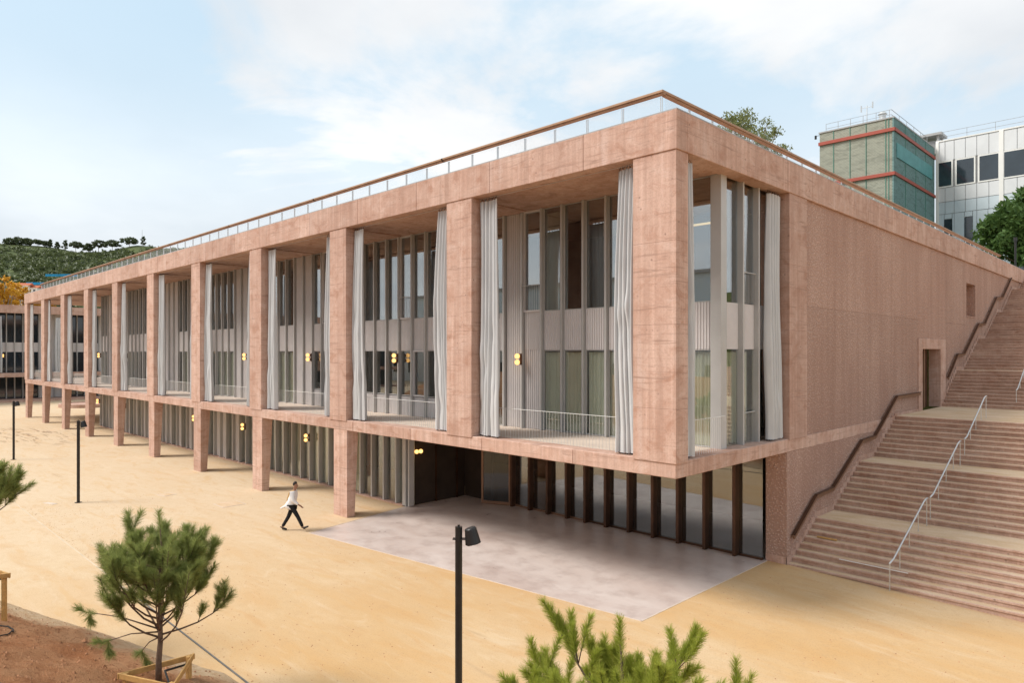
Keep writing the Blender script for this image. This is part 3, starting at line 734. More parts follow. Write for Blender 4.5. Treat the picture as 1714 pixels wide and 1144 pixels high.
m = MB(); m.tube([(RX, RY, ZB1 + .06), (XE + 2, RY, ZB1 + .06)], 0.008, 4); m.tube([(RX, RY, ZB1 + .06), (RX, 43.5, ZB1 + .06)], 0.008, 4); m.build('bottom_wire', 'galvanised', rr)

# ------------------------------------------------------------------ balcony balustrades
for i in range(NB):
    x1, x0 = -i * BAY - PW - 0.02, -(i + 1) * BAY + 0.02
    e = empty('balcony_railing', ((x0 + x1) / 2, 0.55, ZS1))
    tag(e, f'thin white wire railing across the {ordinal(i)} balcony bay counted from the corner pillar', 'railing', 'wire railings along the balcony')
    m = MB(); m.bar((x0, 0.55, 4.76), (x1, 0.55, 4.76), 0.035, 0.012); m.build('top_rail', 'white_wire', e)
    m = MB(); n = int((x1 - x0) / 0.115)
    for j in range(n + 1):
        xx = x0 + (x1 - x0) * j / n; m.tube([(xx, 0.55, ZS1 - 0.005), (xx, 0.55, 4.756)], 0.0055 if i < 3 else 0.007, 3, False)
    tag(m.build('baluster', 'white_wire', e), kind='stuff')
e = empty('balcony_railing', (-0.25, 1.8, ZS1)); tag(e, 'short thin white wire railing on the side facing the stairs', 'railing', 'wire railings along the balcony')
m = MB(); m.bar((-0.28, 0.54, 4.76), (-0.28, 2.95, 4.76), 0.035, 0.012); m.build('top_rail', 'white_wire', e)
m = MB(); [m.tube([(-0.28, 0.56 + 0.114 * j, ZS1 - .005), (-0.28, 0.56 + 0.114 * j, 4.756)], 0.0055, 3, False) for j in range(22)]
tag(m.build('baluster', 'white_wire', e), kind='stuff')

# ------------------------------------------------------------------ outdoor curtains
def curtain_obj(loc, rz, w, seed, flare, label, waist=0.0, shift=0.0, pleats=5):
    r = random.Random(seed); z0, z1 = ZS1 + 0.05, 11.30; nl = 48; npt = pleats * 12
    v = []; ph = r.uniform(0, 6.28); amps = [r.uniform(0.55, 1.3) for _ in range(pleats + 2)]
    bias = [r.uniform(-0.8, 0.8) for _ in range(pleats + 2)]
    folds = [(r.uniform(0.05, 0.6), r.uniform(0.03, 0.07), r.uniform(-0.4, 0.4), r.uniform(0.02, 0.05) * r.choice((-1, 1)), r.uniform(-5, 5)) for _ in range(8)]
    for j in range(nl + 1):
        t = j / nl; z = z0 + (z1 - z0) * t; tt = 1 - t
        ww = w * (0.80 + flare * tt ** 1.3 + 0.09 * math.sin(3.6 * tt + ph) * tt) * (1 - waist * math.exp(-((t - 0.32) / 0.18) ** 2))
        sway = shift * math.sin(math.pi * min(1, tt * 1.1))
        for i in range(npt + 1):
            u = i / npt; pi_ = u * pleats; k = int(pi_); g = pi_ - k; g = g * g * (3 - 2 * g)
            a = amps[k] * (1 - g) + amps[k + 1] * g; bb = bias[k] * (1 - g) + bias[k + 1] * g
            amp = 0.105 * (0.5 + 0.6 * min(1.0, tt * 1.6)) * a
            ph2 = bb * 1.5 * tt + 0.5 * math.sin(tt * 2.1 + k)
            ang = 2 * math.pi * (u * pleats) + ph2
            y = amp * math.sin(ang) + 0.4 * amp * math.sin(2 * ang + bb * 3) * tt + 0.03 * math.sin(u * 4 + tt * 2 + ph)
            x = (u - 0.5) * ww + sway + 0.3 * amp * math.cos(ang) * (0.3 + tt)
            for (kz, ks, ku, ka, sl) in folds:
                d = math.exp(-(((t - kz) + sl * 0.06 * (u - 0.5)) / ks) ** 2 - ((u - 0.5 - ku) / 0.13) ** 2); y += ka * d
            v.append((x, y, z))
    n = npt + 1
    f = [(j * n + i, j * n + i + 1, (j + 1) * n + i + 1, (j + 1) * n + i) for j in range(nl) for i in range(npt)]
    e = empty('outdoor_curtain', loc, rz); tag(e, label, 'curtain', 'grey outdoor curtains hung between the pillars')
    o = obj('cloth', mesh_from(v, f, 'curtain', True), 'curtain_cloth', e, False)
    hk = MB(); top = [Vector(p) for p in v[-n:]]
    for k in range(pleats * 2):
        p = top[min(n - 1, int((k + 0.5) / (pleats * 2) * n))]
        hk.tube([p - Vector((0, 0, 0.02)), (p.x, 0, z1 + 0.09)], 0.007, 4)
    tag(hk.build('hooks', 'black_metal', e, wc=False), kind='stuff')
    ch = MB(); bot = [Vector(p) for p in v[:n]]
    for k in range(pleats * 2):
        p = bot[min(n - 1, int((k + 0.5) / (pleats * 2) * n))]
        ch.tube([p + Vector((0, 0, 0.01)), (p.x, 0.02, ZS1 + 0.005)], 0.010, 4)
    tag(ch.build('hem_ties', 'black_metal', e, wc=False), kind='stuff')
    return e
CY = 0.30
for i in range(NB):
    xl = -(i + 1) * BAY; xr = -i * BAY - PW
    w = [1.0, 0.92, 1.0, 0.95, 0.95, 0.85, 0.92, 0.86, 0.92, 0.9][i]
    fl = [0.12, 0.22, 0.18, 0.26, 0.14, 0.05, 0.1, 0.0, 0.2, 0.15][i]
    curtain_obj((xl + w / 2 - 0.04, CY, 0), 0, w, 20 + i, fl,
                f'light grey curtain gathered against the {ordinal(i + 1)} pillar counted from the corner, facing the corner', shift=[.03, -.10, -.06, -.12, .05, -.05, 0, .05, .06, 0][i])
    if i < 6:
        w2 = [0.72, 0.88, 0.80, 0.7, 0.7, 0.7][i]
        curtain_obj((xr - 0.06 - w2 / 2, CY, 0), 0, w2, 60 + i, [0.2, 0.28, 0.25, 0.2, 0.2, 0.2][i],
                    f'light grey curtain gathered against the {ordinal(i)} pillar counted from the corner, facing away from it', shift=[-.10, -.16, -.08, -.05, 0, 0][i])
curtain_obj((-0.22, 0.80, 0), R(90), 0.5, 91, 0.05, 'narrow grey curtain behind the corner pillar on the side facing the stairs', pleats=4)
curtain_obj((-0.22, 5.85, 0), R(90), 1.0, 92, 0.0, 'full grey curtain beside the pillar that meets the rough side wall', shift=-0.12, waist=-0.12, pleats=5)
trk = MB()
for i in range(NB):
    trk.tube([(-i * BAY - PW, CY, 11.39), (-(i + 1) * BAY, CY, 11.39)], 0.008, 4)
m = trk.build('curtain_track', 'galvanised', bld)

# ------------------------------------------------------------------ wall lamps
def sphere_mesh(r, n=16, mrows=10):
    bm = bmesh.new(); bmesh.ops.create_uvsphere(bm, u_segments=n, v_segments=mrows, radius=r); me = bpy.data.meshes.new('globe'); bm.to_mesh(me); bm.free()
    me.polygons.foreach_set('use_smooth', [True] * len(me.polygons)); return me
globe_me = sphere_mesh(0.092)
def wall_lamp(loc, rz, label, horizontal=False, group='double globe wall lamps'):
    e = empty('wall_lamp', loc, rz); tag(e, label, 'wall lamp', group)
    for s_ in (-1, 1):
        g = obj('globe', globe_me, 'globe_light', e, False); g.location = (s_ * 0.108 if horizontal else 0, -0.2, 0 if horizontal else s_ * 0.108)
    m = MB(); m.box(-.045, .045, -.03, 0, -.2, .2) if not horizontal else m.box(-.2, .2, -.03, 0, -.045, .045)
    for s_ in (-1, 1):
        c = (s_ * .108, 0) if horizontal else (0, s_ * .108); m.tube([(c[0], -.02, c[1]), (c[0], -.1, c[1])], 0.05, 8)
    m.build('bracket', 'bronze', e, wc=False)
for b in range(1, 9):
    wall_lamp((FX(8 * b), FY0 - 0.001, 6.27), 0, f'lit double globe lamp on the upper facade in the {ordinal(b)} bay beyond the corner bay' if b > 1 else 'lit double globe lamp on the ribbed panel beside the corner bay')
for b in range(3, 9):
    wall_lamp((FX(8 * b) - 0.05, 2.819, 2.22), 0, f'lit double globe lamp on the ground floor behind the {ordinal(b - 2)} gap between columns')
wall_lamp((-14.739, 3.36, 2.30), R(90), 'lit double globe lamp set sideways on the dark entrance wall', True)
for yy, zz in ((-3.0, 6.1), (9.0, 6.1), (-2.0, 2.2)): pass

# ------------------------------------------------------------------ staircase
stair = empty('staircase', (4.5, 6.33, 0)); tag(stair, 'wide pink concrete staircase climbing beside the rough side wall', 'staircase')
SX0, SX1 = 0.002, 12.0
flights = [(6.33, 0.03, 8, 0.148, 0.315, 10.15), (10.15, None, 9, 0.156, 0.306, 14.33), (14.33, None, 9, 0.156, 0.320, 24.2),
           (24.2, None, 11, 0.156, 0.285, 28.75), (28.75, None, 11, 0.156, 0.33, 33.85), (33.85, None, 11, 0.156, 0.32, 38.8),
           (38.8, None, 11, 0.160, 0.32, 44.4), (44.4, None, 9, 0.160, 0.32, 56.0)]
step_me = {}; z = 0.03; prof = []; ztop = 0
for fi, (y, z_, n, rise, tread, yend) in enumerate(flights):
    for s_ in range(n):
        if not (fi == 0 and s_ == 0): z += rise
        y0 = y + s_ * tread; y1 = (y + (s_ + 1) * tread) if s_ < n - 1 else yend
        rk = 0.45 if (fi, s_) == (0, 0) else rise
        if rk not in step_me:
            q = MB(); q.box(0, SX1 - SX0, 0, 0.075, -0.055, 0); q.box(0, SX1 - SX0, 0.035, 0.074, -rk - 0.03, -0.0551); step_me[rk] = q.mesh('step', False, 0.006)
        st_ = place('step', step_me[rk], 'concrete_step', (SX0, y0, z), stair)
        box('landing' if s_ == n - 1 else 'tread', (SX0, SX1), (y0 + 0.077, y1 + 0.03 - 0.001 + 0.0), (z - 0.054, z - 0.006), 'sand_tread', st_ if s_ < n - 1 else stair)
        prof.append((y0, y1, z))
# smooth skirting on the wall above the steps
sk = [MB(), MB()]
for (y0, y1, z) in prof:
    q = sk[0] if y0 < 22 else sk[1]
    if y0 < 20.2 < y1: q.box(-0.02, 0.006, y0 - 0.04, 20.22, z - 0.3, z + 0.10)
    else: q.box(-0.02, 0.006, y0 - 0.04, y1 - 0.039, z - 0.3, z + 0.19)
for q in sk: q.build('skirting', 'concrete', stair)
box('far_parapet', (12.0, 12.4), (6.3, 56), (-0.5, 1.0), 'concrete', stair)
# small light strip and bits lying on the steps
m = MB(); m.bar((1.35, 6.83, 0.345), (3.2, 6.80, 0.345), 0.03, 0.02); m.build('edge_strip', 'white_wire', stair)
lb = MB(); lb.box(0.35, 0.95, 7.72, 7.80, 0.64, 0.675); tag(lb.build('timber_offcut', 'pine_wood'), 'small timber offcut lying on the lower steps beside the wall', 'timber')

# bronze wall handrails
def rail_run(name, pts, label):
    e = empty(name, pts[0]); tag(e, label, 'handrail', 'bronze handrails on the side wall')
    m = MB()
    for a, b in zip(pts[:-1], pts[1:]):
        m.bar(a, b, 0.055, 0.13); 
    m.build('rail', 'bronze_rail', e, bevel=0.008)
    m = MB()
    for a, b in zip(pts[:-1], pts[1:]):
        m.bar(Vector(a) + Vector((0, 0, .075)), Vector(b) + Vector((0, 0, .075)), 0.10, 0.02)
    m.build('top_plate', 'bronze', e)
    m = MB()
    for a, b in zip(pts[:-1], pts[1:]):
        c = (Vector(a) + Vector(b)) / 2; m.tube([(-0.03, c.y, c.z - .03), (c.x, c.y, c.z - .03)], 0.012, 6)
    m.build('bracket', 'bronze', e)
XR = 0.10
rail_run('wall_handrail', [(XR, y, z) for y, z in ((6.56, 0.80), (8.34, 1.80), (9.8, 1.84), (12.63, 3.20), (14.1, 3.24), (16.78, 4.64), (20.15, 4.66))], 'bronze wall handrail rising from the plaza to the side door')
rail_run('wall_handrail', [(XR, y, z) for y, z in ((24.95, 5.2), (26.83, 6.36), (28.3, 6.40), (31.63, 8.09), (33.2, 8.14), (36.51, 9.86), (38.3, 9.95), (41.2, 11.4))], 'bronze wall handrail climbing past the side window to the top')
# pale steel rails in the middle of the steps
def zstep(y):
    for (a, b, z) in prof:
        if a <= y < b: return z
    return -0.06 if y < 6.33 else prof[-1][2]
def mid_rail(y0, z0, y1, z1, label):
    e = empty('stair_handrail', (2.9, y0, zstep(y0))); tag(e, label, 'handrail', 'pale steel handrails in the middle of the stairs')
    m = MB(); m.tube([(2.9, y0, z0), (2.9, y0 + .35, z0 + .05), (2.9, y1 - .4, z1 - .05), (2.9, y1 - 0.15, z1), (2.9, y1, z1)], 0.026, 8); m.build('rail', 'galvanised', e, True)
    for k in range(5):
        y = y0 + (y1 - y0) * k / 4 * 0.97 + 0.03; zz = z0 + (z1 - z0) * min(1, max(0, (y - y0) / (y1 - y0)))
        p = MB()
        for d in (-0.03, 0.03): p.tube([(2.9, y + d, zstep(y) - 0.013), (2.9, y + d, zz)], 0.008, 5)
        p.build('post', 'galvanised', e)
mid_rail(6.2, 0.68, 9.95, 1.93, 'lowest pale steel handrail standing on the stairs nearest the plaza')
mid_rail(10.25, 1.91, 14.2, 3.34, 'second pale steel handrail up the middle of the stairs')
mid_rail(14.75, 3.36, 18.4, 4.76, 'third pale steel handrail ending on the wide landing')
mid_rail(24.7, 4.75, 28.6, 6.5, 'pale steel handrail above the wide landing, cut by the photo edge')

# ------------------------------------------------------------------ terrain behind and right
up = MB(); up.box(-90, 60, 47.0, 400, -5, 12.30)
tag(up.build('upper_terrain', 'hill_scrub'), 'raised ground behind the building', kind='structure')

# ------------------------------------------------------------------ lamp posts
def lamp_post(x, y, label, rz, h=3.55):
    e = empty('lamp_post', (x, y, gz(x, y)), rz); tag(e, label, 'lamp post', 'black plaza lamp posts')
    MB().tube([(0, 0, -0.05), (0, 0, h)], 0.062, 14).build('pole', 'black_metal', e, wc=False)
    MB().tube([(0, 0, h), (0, 0, h + 0.03)], 0.02, 8).build('pole_cap', 'black_metal', e, wc=False)
    MB().tube([(0, 0, 0), (0, 0, 0.015)], 0.14, 14).build('base_plate', 'black_metal', e, wc=False)
    MB().box(-0.10, 0.20, -0.055, 0.055, h - 0.215, h - 0.20).build('clamp', 'black_metal', e, wc=False)
    m = MB(); m.tube([(0.195, 0, h - 0.02), (0.20, 0, h - 0.035), (0.245, 0, h - 0.285)], [0.085, 0.10, 0.135], 18)
    m.build('lamp_head', 'black_metal', e, wc=False)
    MB().tube([(0.246, 0, h - 0.287), (0.247, 0, h - 0.290)], 0.11, 18).build('lens', 'white_paint', e, wc=False)
lamp_post(0.06, -6.95, 'black lamp post standing nearest, in front of the pink paving', R(44))
lamp_post(-25.44, -6.7, 'black lamp post on the open plaza behind the young pine', R(44))
lamp_post(-42.04, -6.3, 'farthest black lamp post, partly hidden by a pine crown', R(44))

# ------------------------------------------------------------------ vegetation
def branch_curve(p0, d, length, rnd, bend=0.25, n=5, rise=0.15):
    pts = [Vector(p0)]; d = Vector(d).normalized()
    for i in range(n):
        d = (d + Vector((rnd.uniform(-bend, bend), rnd.uniform(-bend, bend), rnd.uniform(-bend, bend) * 0.6 + rise)) * 0.5).normalized()
        pts.append(pts[-1] + d * (length / n))
    return pts
def needle_brush(m, pts, rnd, count, ln, rad0=0.0, w=0.0022):
    """needles along a shoot, pointing forward and outward"""
    L = len(pts) - 1
    for _ in range(count):
        t = rnd.random() ** 0.8 * L; i = min(L - 1, int(t)); p = pts[i].lerp(pts[i + 1], t - i)
        d = (pts[i + 1] - pts[i]).normalized(); a = d.orthogonal().normalized(); b = d.cross(a)
        th = rnd.uniform(0, 6.283); o = a * math.cos(th) + b * math.sin(th)
        sp = rnd.uniform(0.45, 1.25); dirn = (d * (1.0 if t < L * 0.9 else 1.5) + o * sp).normalized()
        l = ln * rnd.uniform(0.65, 1.1); q = p + dirn * l + Vector((0, 0, -0.06 * l))
        sd = dirn.cross(Vector((rnd.uniform(-1, 1), rnd.uniform(-1, 1), rnd.uniform(-1, 1)))).normalized() * w
        k = len(m.v); m.v += [tuple(p - sd), tuple(p + sd), tuple(q + sd * 0.4), tuple(q - sd * 0.4)]; m.f.append((k, k + 1, k + 2, k + 3))
def young_pine(loc, h, spread, seed, label, n_lead, mat, needles=230, ln=0.13, w=0.0024, crown_lo=0.32, sub=3, extra=()):
    rnd = random.Random(seed); e = empty('pine_tree', loc); tag(e, label, 'pine tree', 'young pines on the earth bank')
    wood = MB(); nd = MB()
    fork = h * crown_lo
    tr = [Vector((0, 0, -0.25)), Vector((0.0, 0.0, fork * 0.5)), Vector((0.03, 0.02, fork)), Vector((0.05, 0.0, h * 0.55)), Vector((0.02, 0.04, h * 0.8)), Vector((0, 0.02, h * 0.92))]
    wood.tube(tr, [0.06 * h / 3, 0.052 * h / 3, 0.045 * h / 3, 0.03 * h / 3, 0.018 * h / 3, 0.008], 8)
    shoots = [[tr[-2], tr[-1], Vector((0, 0, h))]]
    for i in range(n_lead):
        th = i * 2.399 + rnd.uniform(-.3, .3); zz = fork + (h * 0.72 - fork) * (i / n_lead) ** 1.05
        rad = spread * rnd.uniform(0.75, 1.1) * (1.0 - 0.45 * (i / n_lead))
        top = zz + (h - zz) * rnd.uniform(0.28, 0.75)
        p0 = Vector((0.03, 0.01, zz)); p3 = Vector((math.cos(th) * rad, math.sin(th) * rad, min(h * 0.97, top)))
        c = Vector((math.cos(th) * rad * 0.75, math.sin(th) * rad * 0.75, zz + (top - zz) * 0.25))
        pts = [(1 - t) ** 2 * p0 + 2 * t * (1 - t) * c + t * t * p3 + Vector((rnd.uniform(-.02, .02), rnd.uniform(-.02, .02), 0)) for t in (0, .2, .4, .6, .8, 1)]
        wood.tube(pts, [0.02, 0.017, 0.014, 0.011, 0.008, 0.005], 5)
        shoots.append(pts[-3:])
        for s_ in range(sub):
            j = rnd.choice((2, 3, 3, 4)); d = (pts[j + 1] - pts[j]).normalized() + Vector((rnd.uniform(-.9, .9), rnd.uniform(-.9, .9), rnd.uniform(-.1, .7)))
            b = branch_curve(pts[j], d, rnd.uniform(0.22, 0.42) * h / 3 * 1.15, rnd, 0.3, 4, 0.22)
            wood.tube(b, [0.008, 0.007, 0.006, 0.005, 0.003], 4); shoots.append(b[-4:])
    for (th, rad, z0, z1) in extra:      # low straggling branches
        p0 = Vector((0, 0, z0)); p3 = Vector((math.cos(th) * rad, math.sin(th) * rad, z1)); mid = (p0 + p3) / 2 + Vector((0, 0, 0.06))
        wood.tube([p0, mid, p3], [0.016, 0.011, 0.006], 5); shoots.append([mid.lerp(p3, 0.6), p3, p3 + (p3 - mid).normalized() * 0.1 + Vector((0, 0, .05))])
        shoots.append([mid.lerp(p3, 0.8), p3 + Vector((0.05, 0.08, -0.12)), p3 + Vector((0.08, 0.1, -0.2))])
    for s_ in shoots: needle_brush(nd, s_, rnd, int(needles * rnd.uniform(0.75, 1.2)), ln, w=w)
    wood.build('trunk', 'bark', e, True, wc=False)
    nd.build('crown', mat, e, wc=False)
    return e
U = Vector((0.708, 0.706, 0))      # direction to the picture's right, for turning asymmetrical crowns
aU = math.atan2(0.706, 0.708)
young_pine((-4.29, -10.3, bankz(-4.29, -10.3)), 3.05, 1.22, 5, 'young pine inside a wooden stake frame on the red earth bank', 34, 'needles', 300, 0.15, 0.0028, 0.24, 7,
           extra=((aU + 3.0, 1.5, 0.95, 1.18), (aU + 3.4, 0.9, 0.9, 0.8), (aU + 2.7, 0.5, 0.8, 0.42)))
young_pine((4.30, -8.20, -0.15), 3.62, 1.55, 9, 'bright green pine top rising beside the nearest lamp post', 32, 'needles_bright', 520, 0.12, 0.0024, 0.35, 8)
young_pine((-9.32, -12.35, bankz(-9.32, -12.35)), 3.55, 0.95, 14, 'dark young pine cut by the photo edge in front of the far lamp post', 24, 'needles', 380, 0.15, 0.0034, 0.5, 4)

def stake_frame(loc, rz, label, s=0.62, h=0.55):
    e = empty('tree_stake_frame', loc, rz); tag(e, label, 'stake frame', 'timber stake frames round the young pines')
    P = [Vector((s * math.cos(R(a)), s * math.sin(R(a)), 0)) for a in (90, 210, 330)]
    for p in P: MB().box(p.x - .04, p.x + .04, p.y - .04, p.y + .04, -0.35, h).build('stake', 'pine_wood', e, bevel=0.006, wc=False)
    for i in range(3):
        a, b = P[i], P[(i + 1) % 3]; d = (b - a).normalized(); o = Vector((d.y, -d.x, 0)) * 0.055
        m = MB(); m.bar(a - d * 0.12 + o + Vector((0, 0, h - .05 + i * 0.004)), b + d * 0.12 + o + Vector((0, 0, h - .05 + i * 0.004)), 0.03, 0.10); m.build('rail', 'pine_wood', e, bevel=0.005, wc=False)
    m = MB(); m.tube([P[0] + Vector((0, 0, h - .14)), Vector((0.03, 0.03, h - .02)), P[2] + Vector((0, 0, h - .14))], 0.02, 6); m.build('tie_strap', 'rubber', e, wc=False)
stake_frame((-4.1, -10.3, bankz(-4.29, -10.3) - 0.15), R(25), 'pale timber stake frame around the foot of the nearest young pine', 0.6, 0.42)
stake_frame((-9.88, -12.21, bankz(-9.44, -11.77)), R(-45), 'timber stake frame cut by the photo edge on the earth bank', 0.62, 1.05)
hz = MB(); pts = []
for i in range(30):
    t = i / 29; x = -9.5 + 3.4 * t; y = -12.4 + 0.5 * math.sin(t * 5.5) + 0.4 * t; pts.append((x, y, bankz(x, y) + 0.03))
hz.tube(pts, 0.014, 6); tag(hz.build('irrigation_hose', 'rubber', None, True), 'black irrigation hose lying on the red earth bank', 'hose')

def leaf_cloud(m, centre, rad, n, size, rnd, flat=1.0, droop=0.0):
    for _ in range(n):
        while True:
            q = Vector((rnd.uniform(-1, 1), rnd.uniform(-1, 1), rnd.uniform(-1, 1)))
            if 0.15 < q.length < 1: break
        q = q * (0.55 + 0.45 * rnd.random())
        p = Vector(centre) + Vector((q.x * rad, q.y * rad, q.z * rad * flat))
        a = Vector((rnd.uniform(-1, 1), rnd.uniform(-1, 1), rnd.uniform(-1, 1) - droop)).normalized(); b = a.orthogonal().normalized()
        s = size * rnd.uniform(0.6, 1.3); k = len(m.v)
        m.v += [tuple(p - a * s), tuple(p + b * s * 0.45), tuple(p + a * s), tuple(p - b * s * 0.45)]; m.f.append((k, k + 1, k + 2, k + 3))
def leafy_tree(name, loc, h, trunk_h, crown_r, seed, leafmat, bark, label, cat, n_clump=26, per=90, leaf=0.2, flat=0.75, group=None, droop=0.0, vshape=False, tight=1.0):
    rnd = random.Random(seed); e = empty(name, loc); tag(e, label, cat, group)
    wood = MB(); lv = MB(); top = Vector((rnd.uniform(-.3, .3), rnd.uniform(-.3, .3), trunk_h))
    wood.tube([(0, 0, -0.5), top * 0.5 + Vector((0.1, 0, 0)), top], [h * 0.026, h * 0.021, h * 0.017], 7)
    for i in range(n_clump):
        th = i * 2.4 + rnd.uniform(-.4, .4); u = (i + 0.5) / n_clump
        zz = trunk_h + (h - trunk_h) * u * 0.93
        if vshape: rr_ = crown_r * (1.0 - 0.55 * abs(u - 0.45))
        else: rr_ = crown_r * math.sqrt(max(0.06, 1 - (2 * u - 0.75) ** 2 * 0.75))
        rr_ *= rnd.uniform(0.45, 1.0)
        c = Vector((math.cos(th) * rr_, math.sin(th) * rr_, zz + rnd.uniform(-.05, .05) * h))
        mid = top.lerp(c, 0.5) + Vector((0, 0, -0.08 * h))
        wood.tube([top * rnd.uniform(0.75, 1.0), mid, c], [h * 0.009, h * 0.006, h * 0.002], 5)
        leaf_cloud(lv, c, crown_r * rnd.uniform(0.25, 0.42) * tight, per, leaf, rnd, flat, droop)
    wood.build('trunk', bark, e, True, wc=False); lv.build('crown', leafmat, e, wc=False)
    return e
leafy_tree('eucalyptus_tree', (-22.3, 47.3, 12.3), 17.2, 7.0, 5.0, 3, 'leaves_olive', 'bark_pale', 'airy olive green tree rising behind the roof railing', 'tree', 100, 150, 0.13, 0.8, tight=0.62)
leafy_tree('pepper_tree', (-0.6, 55.0, 12.3), 7.6, 2.2, 3.6, 8, 'leaves_green', 'bark', 'dense green drooping tree at the top of the stairs', 'tree', 46, 260, 0.24, 1.0, droop=1.0)
e = empty('lamp_post', (-0.9, 49.0, 12.3)); tag(e, 'dark slim lamp post at the top of the stairs', 'lamp post')
MB().tube([(0, 0, 0), (0, 0, 2.6)], 0.07, 8).build('pole', 'black_metal', e, wc=False); MB().tube([(0, 0, 2.6), (0, 0, 2.9)], 0.12, 8).build('lamp_head', 'black_metal', e, wc=False)

# ------------------------------------------------------------------ buildings behind the roof, right
gx0, gy0, gzt = -14.72, 67.72, 32.05
GXL = gx0 - 13.5 + 5.8; GXL = -22.46
nb = empty('netted_building', (gx0, gy0, 12.3)); tag(nb, 'grey green tower wrapped in debris netting with red bands', 'building')
MB().box(GXL, gx0, gy0, gy0 + 16.1, 12.2, gzt).build('wall', 'net_wall_pale', nb)
MB().box(gx0 + 0.01, gx0 + 0.16, gy0 - 0.1, gy0 + 16.1, 12.2, gzt).build('side_netting', 'net_wall_green', nb)
for zz in (30.8, 26.0):
    MB().box(GXL - .08, gx0 + .26, gy0 - 0.22, gy0 - 0.005, zz - .18, zz + .18).build('red_band', 'red_band', nb)
    MB().box(gx0 + .17, gx0 + .30, gy0 + 0.0, gy0 + 16.1, zz - .18, zz + .18).build('red_band', 'red_band', nb)
for xx in (-20.9, -19.1, -17.4, -15.4, -15.1):
    MB().box(xx - .028, xx + .028, gy0 - 0.06, gy0 - 0.002, 12.3, gzt).build('net_strap', 'green_strap', nb)
for yy in (4, 8, 12):
    MB().box(gx0 + .161, gx0 + .2, gy0 + yy - .04, gy0 + yy + .04, 12.3, gzt).build('net_strap', 'green_strap', nb)
MB().box(gx0 + .161, gx0 + .24, gy0 + 0.8, gy0 + 14.8, 27.9, 29.5).build('louvre_band', 'louvre_teal', nb)
MB().box(GXL - .1, gx0 + .2, gy0 - .1, gy0 + 16, gzt, gzt + .15).build('coping', 'seam_grey', nb)
m = MB()
for zz in (0.6, 1.15):
    m.tube([(GXL + .5, gy0 + .6, gzt + zz), (gx0 - .3, gy0 + .6, gzt + zz), (gx0 - .3, gy0 + 15, gzt + zz)], 0.03, 4)
for i in range(6): m.tube([(GXL + .5 + i * 1.35, gy0 + .6, gzt), (GXL + .5 + i * 1.35, gy0 + .6, gzt + 1.15)], 0.03, 4)
for i in range(1, 6): m.tube([(gx0 - .3, gy0 + .6 + i * 2.8, gzt), (gx0 - .3, gy0 + .6 + i * 2.8, gzt + 1.15)], 0.03, 4)
m.build('roof_guardrail', 'rail_grey', nb)
m = MB(); m.tube([(-17.6, gy0 + .9, gzt), (-17.6, gy0 + .9, gzt + 2.3)], 0.05, 6); m.tube([(-18.2, gy0 + .9, gzt + 2.1), (-17.0, gy0 + .9, gzt + 2.1)], 0.04, 4)
m.tube([(-18.2, gy0 + .9, gzt + 1.7), (-18.2, gy0 + .9, gzt + 2.4)], 0.08, 5); m.tube([(-17.0, gy0 + .9, gzt + 1.9), (-17.0, gy0 + .9, gzt + 2.6)], 0.08, 5); m.build('antenna', 'galvanised', nb)
m = MB(); m.tube([(-16.2, gy0 + 1.6, gzt), (-16.2, gy0 + 1.6, gzt + 1.1), (-16.2, gy0 + 1.6, gzt + 1.12), (-16.2, gy0 + 1.6, gzt + 1.4)], [.35, .35, .5, .3], 12); m.build('roof_vent', 'galvanised', nb)
m = MB()
for dx in (-.9, .9):
    for dy in (-.9, .9): m.box(-15.2 + dx - .12, -15.2 + dx + .12, gy0 + 17.5 + dy - .12, gy0 + 17.5 + dy + .12, gzt - .5, gzt + 1.7)
m.box(-16.6, -13.8, gy0 + 16.1, gy0 + 18.9, gzt + 1.7, gzt + 2.0); m.box(-15.8, -14.6, gy0 + 16.9, gy0 + 18.1, gzt - .5, gzt + 1.2); m.build('roof_stack', 'seam_grey', nb)
m = MB(); m.tube([(GXL, gy0 + .1, gzt - .15), (GXL - .5, gy0 + .1, gzt - .15)], .03, 4); m.tube([(GXL - .5, gy0 + .1, gzt - .1), (GXL - .5, gy0 + .1, gzt - .5)], .13, 8); m.build('security_camera', 'black_metal', nb)

